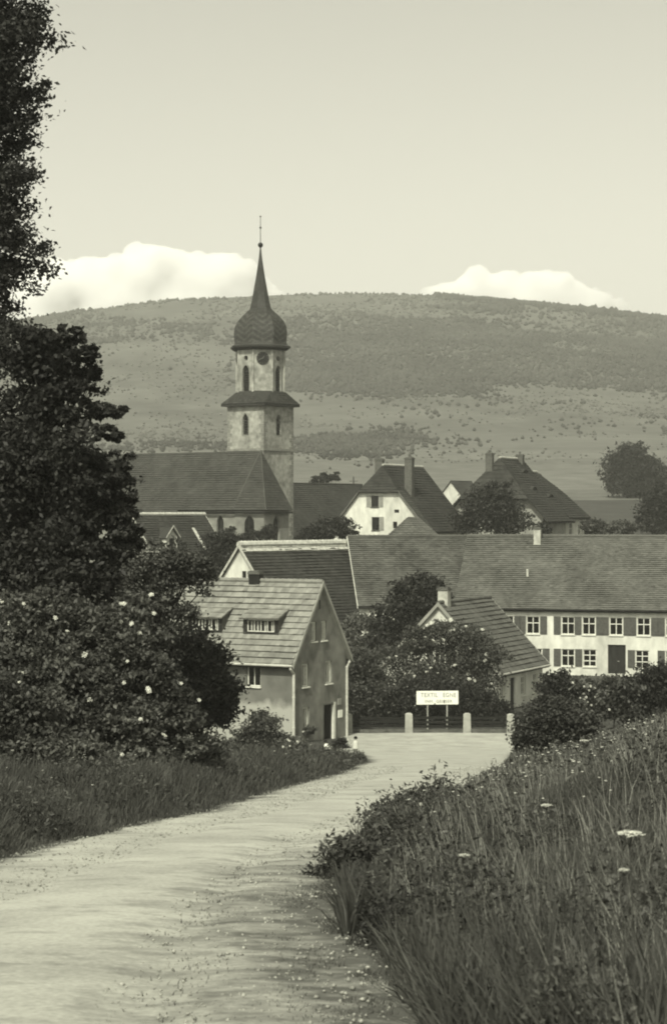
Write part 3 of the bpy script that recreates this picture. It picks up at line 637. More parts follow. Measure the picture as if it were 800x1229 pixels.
def gdormer(root, at, k, lf, E, b, a, w, h, rm, wm, Ud, Vd):
    zf = E + a * k + lf; rise = w * .6; mb = MB()
    facing([(-w / 2, -.1), (w / 2, -.1), (w / 2, h), (0, h + rise), (-w / 2, h)], [rect(0, .25, w * .45, h * .65)], at(a, b, zf), Vd, Ud, .1, mb)
    for s in (-1, 1): mb.quad(at(a, b + s * w / 2, zf - .1), at(a, b + s * w / 2, zf + h), at(a + h / k, b + s * w / 2, zf + h))
    d_ = mb.build('dormer', wm, root)
    mb = MB(); ab = a + (h + rise) / k
    for s in (-1, 1):
        e0, e1 = at(a - .25, b + s * (w / 2 + .2), zf + h - .2), at(a + (h - .2) / k, b + s * (w / 2 + .2), zf + h - .2)
        r0, r1 = at(a - .25, b, zf + h + rise + .05), at(ab, b, zf + h + rise + .05); slab(mb, e0, e1, r0, r1, .08)
    mb.build('dormer_roof', rm, d_)
    mb = MB()
    for s in (-1, 1):
        e0, r0 = at(a - .27, b + s * (w / 2 + .2), zf + h - .2), at(a - .27, b, zf + h + rise + .08); mb.box(e0, r0 - e0, -Ud * .05, UP * .16)
    mb.build('dormer_verge', M_ridge, d_)
    mb = MB(); mb.quad(*[at(a + .08, b, zf) + Vd * x + UP * z for x, z in rect(0, .25, w * .45, h * .65)]); mb.build('pane', M_glass, d_)
gdormer(h5, at5, k5, lf5, E5, 2.6, 1.5, 1.5, 1.25, M_tile_d, M_plaster_w, U5, V5)
U7, V7, O7, z7 = gable_anchor(150, 663, 190, 44, 6.0, 5, 0)
O7.z = -12.8; R7 = z7 - O7.z; E7 = R7 - 3.2
h7 = thing('pale_roofed_shed', 'small pale roofed shed between the dark tree and the church lane house', 'shed', O7)
gable_house(h7, O7, U7, V7, 6.0, 5.2, E7, R7, wall=M_plaster_l, roofm=M_tile_l, rows=10, tw=.4, gutter=False, verge=M_ridge, ridge=M_tile_l)
# barn right of the church
U8, V8, O8, z8 = gable_anchor(285, 581, 290, 36, 13.0, 18, 0)
O8.z = -7.5; R8 = z8 - O8.z; E8 = R8 - 7.4
h8 = thing('churchyard_barn', 'dark barn roof rising between the church tower and the white gabled house', 'barn', O8)
at8, k8, lf8 = gable_house(h8, O8, U8, V8, 13.0, 31.0, E8, R8, wall=M_plaster_l, roofm=M_tile_d, rows=26, tw=.45, gutter=False, ridge=M_tile_d)
# far house in the fields
U9, V9, O9, z9 = gable_anchor(541, 579, 420, 40, 4.6, 9, 0)
O9.z = Hs(O9.x, 420) - .3; R9 = z9 - O9.z; E9 = R9 - 2.4
h9 = thing('far_field_house', 'tiny far house with white gable and dark roof in the fields', 'house', O9)
gable_house(h9, O9, U9, V9, 4.6, 7.0, E9, R9, wall=M_plaster_w, roofm=M_tile_d, rows=8, tw=1.0, gutter=False, ridge=M_tile_d)

# ------------------------------------------------------------------ church
tA = math.atan2(.606, .795); e_ = Vector((math.cos(tA), -math.sin(tA), 0)); n_ = Vector((-math.sin(tA), -math.cos(tA), 0))
Apx = P(313, 543, 250); zb = -9.4; Zap = Apx.z; A0 = Vector((Apx.x, Apx.y, 0))
ch = thing('village_church', 'church with onion-domed tower, long tiled nave roof and polygonal choir', 'church', Vector((A0.x, A0.y, zb)))
c2 = lambda e, n: A0 + e_ * e + n_ * n
zec, zen = .7, -.35
apse = [(0, 5.0), (2.5, 2.45), (2.5, -2.45), (0, -5.0)]
def church_face(p, q, ztop, holes, name, m=M_choir):
    d = (q - p); Lw = d.length; d.normalize(); nin = UP.cross(d); mid = (p + q) / 2
    if nin.dot(c2(-6, 0) - mid) < 0: nin = -nin
    hs = [lancet(*h) for h in holes]; o = Vector((p.x, p.y, zb)); mb = MB(); facing([(0, 0), (Lw, 0), (Lw, ztop - zb), (0, ztop - zb)], hs, o, d, nin, .35, mb)
    wl = mb.build(name, m, ch)
    for h in holes:
        cx, cz, ww, hh = h; mb = MB(); pts = lancet(*h); mb.quad(*[o + d * x + UP * z + nin * .3 for x, z in pts]); wn = mb.build('window', M_glass, ch)
        mb = MB(); mb.box(o + d * (cx - .05) + UP * cz + nin * .22, d * .1, UP * (hh - .15), nin * .08)
        for zz in (.3, .6): mb.box(o + d * (cx - ww / 2 + .02) + UP * (cz + hh * zz) + nin * .235, d * (ww - .04), UP * .07, nin * .05)
        mb.build('tracery', M_wood_d, wn)
    return wl
church_face(c2(-9.0, 5), c2(0, 5), zec, [(2.2, 4.6, 1.15, 4.4), (6.6, 4.6, 1.15, 4.4)], 'choir_wall')
for k_ in range(3):
    p, q = c2(*apse[k_]), c2(*apse[k_ + 1]); church_face(p, q, zec, [((q - p).length / 2, 4.4, 1.2, 4.6)] if k_ < 2 else [], 'choir_wall')
church_face(c2(0, -5), c2(-9.0, -5), zec, [], 'choir_wall')
church_face(c2(-9, 5.8), c2(-33, 5.8), zen, [(x, 3.2, 1.3, 4.6) for x in (4, 9, 14, 19)], 'nave_wall')
church_face(c2(-33, 5.8), c2(-33, -5.8), zen, [], 'nave_wall'); church_face(c2(-33, -5.8), c2(-9, -5.8), zen, [], 'nave_wall'); church_face(c2(-9, -5.8), c2(-9, 5.8), zen, [], 'nave_wall')
sl = MB(); ts = MB(); slope = (Zap - zec) / 5.0
def cpt(e, n, z): v = c2(e, n); v.z = z; return v
oh = .45; zo = UP * .15
def croof(e0, e1, r0, r1, rows):
    slab(sl, e0 + zo, e1 + zo, r0 + zo, r1 + zo, .14); tiles(ts, e0 + zo, e1 + zo, r0 + zo, r1 + zo, rows, .5)
apex = cpt(0, 0, Zap)
for s in (1, -1):
    croof(cpt(-9, s * (5 + oh), zec - oh * slope), cpt(0, s * (5 + oh), zec - oh * slope), cpt(-9, 0, Zap), apex, 26)
    croof(cpt(-33, s * (5.8 + oh), Zap - (5.8 + oh) * slope), cpt(-9.0, s * (5.8 + oh), Zap - (5.8 + oh) * slope), cpt(-33, 0, Zap + .01), cpt(-9.0, 0, Zap + .01), 30)
ae = [(0, 5.0 + oh), (2.5 + oh * .95, 2.45 + oh * .42), (2.5 + oh * .95, -2.45 - oh * .42), (0, -5.0 - oh)]
for k_ in range(3): croof(cpt(*ae[k_], zec - oh * slope), cpt(*ae[k_ + 1], zec - oh * slope), apex, apex, 24)
crf = sl.build('roof', M_tile_c, ch); o_ = ts.build('tile_courses', M_tile_c, crf); o_['kind'] = 'stuff'
mb = MB()
for k_ in (0, 1, 2, 3): mb.tube([cpt(*ae[k_], zec - oh * slope + .2), apex + UP * .22], [.06, .06], n=6)
mb.build('hip_lead', M_tile_r, crf)
mb = MB()
for p, q in ((cpt(-9, 5 + oh, 0), cpt(0, 5 + oh, 0)), (cpt(*ae[0], 0), cpt(*ae[1], 0)), (cpt(*ae[1], 0), cpt(*ae[2], 0))):
    z_ = UP * (zec - oh * slope - .12); mb.tube([p + z_, q + z_], [.13, .13], n=6)
mb.build('eaves_gutter', M_iron, crf)
# tower
TC = Vector(((312.5 - 400) / FOC * 262, 262, 0)); sc_ = FOC / 262; zt = lambda y: (615 - y) / sc_; hs_ = 3.05
tower_z = zt(486)
def sq(e, n, z, c=TC): v = c + e_ * e + n_ * n; v.z = z; return v
def tower_face(p, q, z0, z1, holes, name, m=M_stone, dep=.4):
    d = (q - p); Lw = d.length; d.normalize(); nin = UP.cross(d)
    if nin.dot(TC - (p + q) / 2) < 0: nin = -nin
    o = Vector((p.x, p.y, z0)); mb = MB(); facing([(0, 0), (Lw, 0), (Lw, z1 - z0), (0, z1 - z0)], [h for h in holes], o, d, nin, dep, mb); wl = mb.build(name, m, ch)
    for h in holes:
        mb = MB(); mb.quad(*[o + d * x + UP * z + nin * dep * .9 for x, z in h]); wn = mb.build('sound_opening' if len(h) > 8 else 'slit', M_dark, ch)
        xs = [x for x, _ in h]; zs = [z for _, z in h]
        if max(zs) - min(zs) > 2:                       # louvre boards
            mb = MB(); nb = int((max(zs) - min(zs) - .5) / .32)
            for b in range(nb): mb.box(o + d * (min(xs) + .02) + UP * (min(zs) + .1 + b * .32) + nin * .12, d * (max(xs) - min(xs) - .04), UP * .04, nin * .2 + UP * .14)
            mb.build('louvre', M_wood_d, wn)
            mb = MB()                                   # dressed surround, slightly proud
            for (x0, z0_), (x1, z1_) in zip(h, h[1:] + h[:1]):
                cxm = (min(xs) + max(xs)) / 2; czm = (min(zs) + max(zs)) / 2
                out = lambda x, z: (x + .16 * (1 if x > cxm else -1), z + (.16 if z > czm else -.1))
                a0, a1 = out(x0, z0_), out(x1, z1_)
                mb.quad(*[o + d * x + UP * z - nin * .03 for x, z in ((x0, z0_), (x1, z1_), a1, a0)])
            mb.build('surround', M_quoin, wn)
    return wl
CORN = [(hs_, hs_), (hs_, -hs_), (-hs_, -hs_), (-hs_, hs_)]   # (e, n); front-left face is n=+hs, front-right is e=+hs
z541 = zt(541) ; zl0 = zb
tower_face(sq(-hs_, hs_, 0), sq(hs_, hs_, 0), zl0, tower_z, [lancet(hs_, zt(523) - zl0, .95, zt(498) - zt(523))], 'tower_wall')
tower_face(sq(hs_, hs_, 0), sq(hs_, -hs_, 0), zl0, tower_z, [lancet(hs_, zt(523.5) - zl0, .95, zt(498.5) - zt(523.5)), rect(hs_, zt(592) - zl0, .4, 1.3)], 'tower_wall')
tower_face(sq(hs_, -hs_, 0), sq(-hs_, -hs_, 0), zl0, tower_z, [], 'tower_wall'); tower_face(sq(-hs_, -hs_, 0), sq(-hs_, hs_, 0), zl0, tower_z, [], 'tower_wall')
mb = MB(); hh = hs_ + .14
mb.box(sq(-hh, -hh, z541 - .15), e_ * 2 * hh, n_ * 2 * hh, UP * .3); mb.build('string_course', M_quoin, ch)
k_ = 0
zq = zl0
while zq < tower_z - .6:                                   # alternating corner stones
    for ce, cn in ((hs_, hs_), (-hs_, hs_), (hs_, -hs_)):
        mb = MB(); la, lb = (.8, .45) if k_ % 2 else (.45, .8); se, sn = math.copysign(1, ce), math.copysign(1, cn)
        mb.box(sq(ce + se * .03, cn + sn * .03, zq), -e_ * se * la, -n_ * sn * lb, UP * .5); mb.build('corner_stone', M_quoin, ch)
    zq += .58; k_ += 1
# skirt roof from the square to the octagon
oc = 2.98 / math.cos(R(22.5)); ang0 = math.atan2(n_.y, n_.x) + R(22.5)
def octp(r, z, k, c=TC): a = ang0 + R(45) * k; return Vector((c.x + r * math.cos(a), c.y + r * math.sin(a), z))
es = 3.66; ez_ = tower_z; mb = MB(); ts = MB()
sqc = [sq(es, es, ez_), sq(es, -es, ez_), sq(-es, -es, ez_), sq(-es, es, ez_)]
mb.box(sq(-es, -es, ez_ - .32), e_ * 2 * es, n_ * 2 * es, UP * .3)
ztop = zt(471)
for k8 in range(8):
    a, b = octp(oc + .05, ztop, k8), octp(oc + .05, ztop, k8 + 1); m_ = (a + b) / 2 - TC; fe, fn = m_.dot(e_), m_.dot(n_)
    if abs(abs(fe) - abs(fn)) < .6: cn_ = min(sqc, key=lambda q: (q - (a + b) / 2).length); mb.quad(cn_, a, b); 
    else:
        c0 = min(sqc, key=lambda q: (q - a).length); c1 = min(sqc, key=lambda q: (q - b).length); mb.quad(c0, c1, b, a); tiles(ts, c0, c1, a, b, 6, .4, th=.03)
sk = mb.build('skirt_roof', M_slate, ch); o_ = ts.build('slates', M_slate, sk); o_['kind'] = 'stuff'
# belfry octagon
zb0, zb1 = ztop - .9, zt(421); Lf = (octp(oc, 0, 0) - octp(oc, 0, 1)).length
for k8 in range(8):
    p, q = octp(oc, 0, k8), octp(oc, 0, k8 + 1); m_ = ((p + q) / 2 - TC).normalized(); holes = []
    if abs(m_.dot(e_)) > .9 or abs(m_.dot(n_)) > .9:
        holes = [lancet(Lf / 2, zt(473) - zb0, 1.12, zt(440) - zt(473)), roundhole(Lf / 2, zt(432) - zb0, .36, 8)]
    tower_face(p, q, zb0, zb1, holes, 'belfry_wall')
    mb = MB(); mb.tube([Vector((p.x, p.y, zb0)), Vector((p.x, p.y, zb1))], [.17, .17], n=6); mb.build('belfry_pilaster', M_stone, ch)
    if m_.dot((e_ + n_).normalized()) > .95 or m_.dot((n_ - e_).normalized()) > .95 or m_.dot((e_ - n_).normalized()) > .95:
        c = (p + q) / 2; c.z = zt(432.5); tx = (q - p).normalized()
        mb = MB(); nn = 24; ring = [c + m_ * .10 + tx * .82 * math.cos(2 * math.pi * k / nn) + UP * .82 * math.sin(2 * math.pi * k / nn) for k in range(nn)]
        mb.quad(*ring)
        for k in range(nn): mb.quad(ring[k], ring[(k + 1) % nn], ring[(k + 1) % nn] - m_ * .12, ring[k] - m_ * .12)
        ck = mb.build('clock', M_iron, ch)
        mb = MB()
        for k in range(12):
            a = 2 * math.pi * k / 12; d_ = tx * math.cos(a) + UP * math.sin(a); mb.tube([c + m_ * .115 + d_ * .62, c + m_ * .115 + d_ * .74], [.03, .03], n=4)
        mb.build('hour_marks', M_quoin, ck)
        mb = MB()
        for a, l_ in ((R(60), .40), (R(200), .6)): d_ = tx * math.cos(a) + UP * math.sin(a); mb.tube([c + m_ * .13, c + m_ * .13 + d_ * l_], [.03, .02], n=4)
        mb.build('clock_hands', M_quoin, ck)
# onion dome: eight curved sides of patterned slate, then the needle
prof = [(4.1, zt(419)), (4.12, zt(417)), (3.75, zt(415.5)), (3.48, zt(412.5)), (3.56, zt(407)), (3.6, zt(400)), (3.5, zt(393)), (3.15, zt(386.5)), (2.55, zt(380.5)), (1.9, zt(375.5)), (1.45, zt(371)), (1.18, zt(361)), (.98, zt(351)), (.78, zt(341)), (.6, zt(332)), (.42, zt(322)), (.27, zt(313)), (.15, zt(304)), (.09, zt(297))]
mb = MB(); mb.lathe(TC, [(3.5, zt(422)), (3.75, zt(421)), (3.98, zt(419.1))], n=8, rot=ang0); mb.build('dome_cornice', M_wood_d, ch)
mb = MB(); mb.lathe(TC, prof, n=8, rot=ang0); dm = mb.build('onion_dome', M_slate, ch)
pat = {0: MB(), 1: MB()}
def prof_at(s):
    z = prof[0][1] + (prof[-1][1] - prof[0][1]) * s
    return np.interp(z, [q[1] for q in prof], [q[0] for q in prof]), z
z0p, z1p = zt(413), zt(374); nrow = 28
for k8 in range(8):                                        # slate scales in zigzag bands
    for r_i in range(nrow):
        za, zb_ = z0p + (z1p - z0p) * r_i / nrow, z0p + (z1p - z0p) * (r_i + 1.1) / nrow
        ra, rb = [float(np.interp(z, [q[1] for q in prof], [q[0] for q in prof])) for z in (za, zb_)]
        a0, a1, b0, b1 = octp(ra + .05, za, k8), octp(ra + .05, za, k8 + 1), octp(rb + .015, zb_, k8), octp(rb + .015, zb_, k8 + 1)
        ncol = 12
        for c in range(ncol):
            zz = abs(c - ncol / 2 + .5); band = ((r_i - zz) % 5) < 2 if zb_ < zt(377) else False
            pat[1 if band else 0].quad(a0.lerp(a1, c / ncol), a0.lerp(a1, (c + 1) / ncol), b0.lerp(b1, (c + 1) / ncol), b0.lerp(b1, c / ncol))
for k_, m_ in ((0, M_slate), (1, M_slate_l)):
    o_ = pat[k_].build('slate_scales', m_, dm); o_['kind'] = 'stuff'
mb = MB(); zb_ = zt(294.6); mb.lathe(TC, [(.05, zb_ - .36), (.2, zb_ - .30), (.31, zb_ - .12), (.34, zb_), (.31, zb_ + .12), (.2, zb_ + .28), (.05, zb_ + .36)], n=12)
mb.tube([Vector((TC.x, TC.y, zb_)), Vector((TC.x, TC.y, zt(259)))], [.05, .035], n=6)
mb.lathe(TC, [(.03, zt(275.5)), (.14, zt(274.2)), (.14, zt(273.6)), (.03, zt(272))], n=8)
mb.lathe(TC, [(.02, zt(261.5)), (.13, zt(260.5)), (.02, zt(259.4))], n=8); mb.build('finial', M_iron, ch)

# ------------------------------------------------------------------ fence, sign, step, poles
M_rail = mat('tarred_rail', .018, .03, scale=5, rough=.9)
fy = 125.55
FP = [.95, 4.72, 8.37, 11.1, 14.2]
fz0 = -13.9
fence = thing('garden_fence', 'garden fence of pale stone posts and dark rails on a low kerb', 'fence', Vector((6, fy, fz0)))
for k_, X_ in enumerate(FP):
    mb = MB(); w0, w1, h_ = .27, .25, 1.22 + random.uniform(-.05, .05); c = Vector((X_, fy, fz0))
    ln = random.uniform(-.03, .03)
    mb.lathe(c, [(w0 * 1.36, -.2), (w0 * 1.3, .1), (w1 * 1.28, h_ - .05), (w1 * 1.15, h_), (w1 * .5, h_ + .06)], n=4, rot=R(45) + ln * 3)
    mb.build('post', M_conc, fence)
for k_ in range(len(FP) - 1):
    a, b = FP[k_] + .26, FP[k_ + 1] - .26
    for zz in (.36, .62, .88):
        mb = MB(); mb.box(Vector((a, fy - .03, fz0 + zz + random.uniform(-.03, .03))), Vector((b - a, 0, random.uniform(-.05, .05))), Vector((0, .06, 0)), UP * .17); mb.build('rail', M_rail, fence)
    mb = MB(); nb = int((b - a) / .9)
    for q in range(nb):
        x0 = a - .02 + (b - a + .04) * q / nb; mb = MB(); mb.box(Vector((x0 + .01, fy - .14, fz0 - .25)), Vector(((b - a + .04) / nb - .02, 0, 0)), Vector((0, .28, 0)), UP * (.50 + random.uniform(-.015, .015))); mb.build('kerb_stone', M_stonep, fence)
sgz = -(838 - 615) / FOC * 127.4; sgc = Vector(((524.5 - 400) / FOC * 127.4, 127.4, sgz))
sign = thing('shop_sign', 'white lettered shop sign on two posts behind the garden fence', 'sign', Vector((sgc.x, sgc.y, -13.9)))
mb = MB(); mb.box(sgc + Vector((-1.33, -.03, -.43)), Vector((2.66, 0, .02)), Vector((0, .06, 0)), UP * .86); bd = mb.build('board', M_sign, sign)
mb = MB()
for a, b, c_, d_ in ((-1.35, -.45, 2.70, .03), (-1.35, .42, 2.70, .03)): mb.box(sgc + Vector((a, -.038, b)), Vector((c_, 0, .02)), Vector((0, .074, 0)), UP * d_); 
for x in (-.62, .62):
    mb = MB(); mb.tube([Vector((sgc.x + x, sgc.y + .06, -14.0)), Vector((sgc.x + x, sgc.y + .06, sgz + .3))], [.055, .05], n=7); mb.build('post', M_conc, sign)
def text(s, size, x, z, parent, sx=1.0):
    cu = bpy.data.curves.new('lettering', 'FONT'); cu.body = s; cu.size = size; cu.extrude = .006; cu.align_x = 'CENTER'; cu.align_y = 'CENTER'; cu.space_character = 1.12; cu.offset = .004
    ob = bpy.data.objects.new('lettering', cu); col.objects.link(ob); ob.parent = parent
    org = Vector(parent['_o']); ob.location = sgc + Vector((x, -.040, z)) - org; ob.rotation_euler = (R(90), R(-.3), 0); ob.scale = (sx, 1, 1); cu.materials.append(M_ink)
    bpy.context.view_layer.update(); me = bpy.data.meshes.new_from_object(ob.evaluated_get(bpy.context.evaluated_depsgraph_get()))
    o2 = bpy.data.objects.new('lettering', me); col.objects.link(o2); o2.parent = parent; o2.location = ob.location; o2.rotation_euler = ob.rotation_euler; o2.scale = ob.scale
    bpy.data.objects.remove(ob); bpy.data.curves.remove(cu); return o2
text('TEXTIL', .38, -.52, .17, bd, .82); text('EGNE', .38, .76, .17, bd, .82); text('INH.', .26, -.52, -.22, bd, 1.0); text('GEISSER', .26, .42, -.22, bd, 1.02)
sl_ = Vector((.72, 99, Hs(.72, 99))); mb = MB(); mb.box(sl_ + Vector((-.55, -.25, -.1)), Vector((1.05, .1, 0)), Vector((-.03, .5, 0)), UP * .36)
tag(mb.build('stone_block', M_conc, None, org=sl_), 'pale stone block in the grass near the house door', 'stone')
M_pole = mat('weathered_pole', .06, .1, scale=5)
for px, py, d, h_ in ((424, 590, 330, 4), (515, 594, 380, 4)):
    p = P(px, py, d); gz = Hs(p.x, d); mb = MB(); mb.tube([Vector((p.x, d, gz - .3)), Vector((p.x, d, p.z + h_ * .6))], [.16, .11], n=6); mb.box(Vector((p.x - .7, d - .06, p.z + h_ * .6 - .8)), Vector((1.4, 0, 0)), Vector((0, .1, 0)), UP * .1)
    po = mb.build('wooden_pole', M_pole, None, org=Vector((p.x, d, gz)))
    tag(po, {424: 'thin wooden pole by the barn right of the church', 515: 'thin pole right of the white gabled house roof', 538: 'thin pole before the tiny far field house', 697: 'thin pole beside the big house in the fields', 738: 'thin pole under the great round field tree'}[px], 'pole')

# ------------------------------------------------------------------ foliage
def leaf_arrays(C, rng, size, up_bias=.4, fold=.25, aspect=.55):
    N = len(C); nrm = rng.normal(size=(N, 3)); nrm[:, 2] += up_bias * 1.5; nrm /= np.linalg.norm(nrm, axis=1, keepdims=True)
    a = rng.normal(size=(N, 3)); a -= nrm * (a * nrm).sum(1, keepdims=True); a /= np.linalg.norm(a, axis=1, keepdims=True); b = np.cross(nrm, a)
    s = size * rng.uniform(.6, 1.35, size=(N, 1)); lo = s; wi = s * aspect
    V = np.stack([C - a * lo, C + b * wi + nrm * wi * fold + a * lo * .1, C + a * lo - nrm * lo * .15, C - b * wi + nrm * wi * fold + a * lo * .1], 1).reshape(-1, 3)
    F = np.arange(4 * N).reshape(N, 4); return V, F

def crown_points(lobes, n, rng, clump=.28, shell=.45, per=60, ragged=.18):
    """lobes: (center, (rx,ry,rz)); leaves gathered in sprays spread through the lobes, most of them near the outside"""
    vol = np.array([l[1][0] * l[1][1] * l[1][2] for l in lobes]) ** (2 / 3.0); pr = vol / vol.sum(); out = []; cl = []
    nc = max(4, n // per); idx = rng.choice(len(lobes), size=nc, p=pr)
    for i in idx:
        c, r = lobes[i]; d = rng.normal(size=3); d /= np.linalg.norm(d); rad = (shell + (1 - shell) * rng.rand() ** .6) * (1 + rng.normal() * ragged)
        p = np.array(c) + d * np.array(r) * rad; cl.append(p)
        m = np.mean(r) * clump * rng.uniform(.6, 1.3)
        q = rng.normal(size=(per, 3)) * np.array([1, 1, .55]) * m * .55; out.append(p + q)
    return np.concatenate(out), np.array(cl)

def plant(name, label, cat, base, lobes, n, size, m, seed, trunk=.2, branches=14, group=None, clump=.28, shell=.45, per=60, ragged=.18, aspect=.55, crown='crown', stems=1, blossoms=0, bl_size=.11, bl_dir=None):
    rng = np.random.RandomState(seed); base = Vector(base)
    root = thing(name, label, cat, base, group)
    C, cl = crown_points(lobes, n, rng, clump, shell, per, ragged)
    C = C[C[:, 2] > H(C[:, 0], C[:, 1]) + .02] 
    V, F = leaf_arrays(C, rng, size, aspect=aspect); arrays_obj(crown, V, F, m, root, rnd=rng.rand(len(F)))
    ctr = sum((Vector(l[0]) for l in lobes), Vector()) / len(lobes)
    top = max(lobes, key=lambda l: l[0][2] + l[1][2] * .4); top = Vector(top[0])
    for s in range(stems):
        off = Vector((rng.uniform(-1, 1), rng.uniform(-1, 1), 0)) * (0 if stems == 1 else .3 * min(l[1][0] for l in lobes))
        mb = MB(); b = base + off - UP * .2; top_ = b.lerp(top, .82); pts = [b, b.lerp(top_ + off * 2, .3) + Vector((rng.normal() * .1, rng.normal() * .1, 0)), b.lerp(top_ + off * 2, .65), top_ + off * 2]
        mb.tube(pts, [trunk * 1.25, trunk * .9, trunk * .55, trunk * .12], n=8); mb.build('trunk' if stems == 1 else 'stem', M_bark, root, smooth=True)
    if branches:
        mb = MB()
        for i in rng.choice(len(cl), size=min(branches, len(cl)), replace=False):
            q = Vector(cl[i]); tpar = min(.92, max(.12, (q.z - base.z) / max(.1, top.z - base.z) * .75)); p = pts[0].lerp(pts[-1], tpar)
            if q.z < base.z + .2: continue
            md = p.lerp(q, .5) + Vector((rng.normal() * .1, rng.normal() * .1, (q - p).length * .08)); rr = trunk * (1 - tpar * .7) * .45
            mb.tube([p, md, q], [rr, rr * .6, rr * .18], n=5, cap=False)
        o_ = mb.build('branches', M_bark, root, smooth=True); o_['kind'] = 'stuff'
    if blossoms:
        vd = Vector(bl_dir or (0, -1, .3)).normalized(); k_ = 0; src = None; tries = 0
        cand = sorted(range(len(cl)), key=lambda i: rng.rand())
        for i in cand:
            if k_ >= blossoms: break
            li = cl[i]; q = Vector(li); c = min((Vector(l[0]) for l in lobes), key=lambda c_: (c_ - q).length)
            o_ = q - c
            if o_.length < .2 or o_.normalized().dot(vd) < .45: continue
            k_ += 1; q = q + o_.normalized() * (.30 + bl_size)
            if src is None:
                mb = MB(); nn = 9
                for a in range(16):
                    an = a * 2.4; rr = bl_size * math.sqrt(a / 16); c_ = q + Vector((rr * math.cos(an), rr * math.sin(an), .25 * bl_size * (1 - a / 16)))
                    for tq in range(3): 
                        an2 = an + tq * 2.1; mb.quad(c_ + Vector((.022 * math.cos(an2), .022 * math.sin(an2), 0)) * bl_size / .1, c_ + Vector((.03 * math.cos(an2 + 2.1), .03 * math.sin(an2 + 2.1), .012)) * bl_size / .1, c_ + Vector((.03 * math.cos(an2 + 4.2), .03 * math.sin(an2 + 4.2), .004)) * bl_size / .1)
                src = mb.build('blossom', M_petal, root, org=q); src.location = q - base; o2 = src
            else:
                o2 = src.copy(); col.objects.link(o2); o2.parent = root; o2.location = q - base
            s_ = rng.uniform(.7, 1.3); o2.scale = (s_, s_, s_); o2.rotation_euler = (rng.uniform(.4, 1.1), rng.uniform(-.4, .4), rng.uniform(-.5, .5))
    return root
M_petal = mat('white_petal', .66, .78, scale=6, rough=.9, trans=.3)
def lobe(px, py, rx, ry, d, dd=0.0, rd=None):
    s = FOC / d; c = P(px, py, d); c.y += dd; return (tuple(c), (rx / s, (rd or (rx + ry) / 2) / s, ry / s))
def gpos(px, d, dx=0): X = (px - 400) / FOC * d + dx; return (X, d, Hs(X, d))

# the dark trees on the left
d = 53
plant('tall_ash_tree', 'tall dark tree whose crown runs up beyond the top beside the road', 'tree', gpos(-25, d),
      [lobe(5, -60, 60, 60, d), lobe(8, 30, 56, 38, d), lobe(2, 75, 55, 40, d, -.5), lobe(8, 122, 55, 34, d), lobe(-12, 165, 50, 40, d), lobe(-2, 212, 50, 36, d), lobe(-6, 255, 40, 40, d), lobe(6, 308, 55, 44, d), lobe(-18, 360, 45, 40, d), lobe(-50, 420, 70, 80, d), lobe(-75, 30, 70, 90, d, 1.0), lobe(-85, 160, 80, 90, d, .6), lobe(-90, 300, 85, 90, d, .6), lobe(-60, -90, 70, 60, d)],
      84000, .07, L_dark, 11, trunk=.2, branches=30, clump=.36, shell=.2, per=70, ragged=.10)
d = 47
plant('broad_maple_tree', 'broad dark leafy tree spreading over the roadside on the left', 'tree', gpos(15, d),
      [lobe(80, 408, 26, 18, d), lobe(40, 425, 50, 40, d), lobe(102, 402, 24, 10, d, -.3), lobe(100, 426, 28, 12, d, -.3), lobe(104, 446, 22, 12, d), lobe(55, 480, 52, 42, d), lobe(122, 492, 30, 12, d), lobe(128, 520, 24, 12, d), lobe(60, 555, 70, 46, d, -.4), lobe(138, 560, 22, 20, d), lobe(75, 620, 70, 50, d), lobe(140, 605, 26, 26, d), lobe(142, 650, 28, 28, d), lobe(120, 580, 34, 30, d), lobe(150, 638, 20, 26, d), lobe(85, 455, 34, 24, d), lobe(40, 690, 85, 70, d, -1.0), lobe(0, 580, 70, 90, d), lobe(-10, 780, 90, 80, d, -.5), lobe(110, 690, 45, 40, d)],
      92000, .072, L_dark, 12, trunk=.17, branches=60, clump=.26, shell=.15, per=55, ragged=.14)
d = 58
plant('open_fruit_tree', 'open fruit tree with bare-showing branches before the roadside house dormers', 'tree', gpos(165, d),
      [lobe(205, 682, 42, 30, d), lobe(235, 690, 26, 18, d), lobe(180, 720, 40, 36, d), lobe(150, 700, 40, 40, d), lobe(215, 735, 24, 18, d), lobe(160, 760, 50, 36, d)],
      15000, .06, L_mid, 13, trunk=.16, branches=34, clump=.42, shell=.3, per=55, ragged=.2)
d = 70
plant('round_dark_shrub', 'round dark shrub tree hiding the near end of the roadside house', 'shrub', gpos(235, d),
      [lobe(228, 790, 40, 36, d), lobe(252, 822, 38, 34, d), lobe(225, 845, 44, 40, d), lobe(262, 850, 26, 22, d), lobe(200, 800, 40, 50, d)],
      30000, .075, L_dark, 14, trunk=.14, branches=16, clump=.4, shell=.25, per=50, ragged=.12)
d = 40
plant('elder_bush', 'big elder bush dotted with white flower heads beside the road', 'bush', gpos(130, d),
      [lobe(150, 775, 45, 36, d), lobe(185, 815, 34, 30, d, -.3), lobe(120, 815, 40, 30, d, -.6), lobe(208, 860, 32, 30, d, -.3), lobe(160, 860, 40, 30, d, -.8), lobe(90, 860, 50, 34, d, -.9), lobe(222, 900, 24, 22, d, -.4), lobe(170, 905, 44, 24, d, -1.0), lobe(60, 800, 46, 46, d, -.5), lobe(110, 755, 40, 34, d), lobe(60, 735, 46, 30, d), lobe(20, 770, 40, 60, d), lobe(150, 735, 30, 24, d, .6), lobe(215, 830, 18, 20, d)],
      62000, .05, L_elder, 15, trunk=.08, branches=40, clump=.30, shell=.2, per=50, ragged=.24, stems=4, blossoms=38, bl_size=.05, bl_dir=(.3, -1, .25))
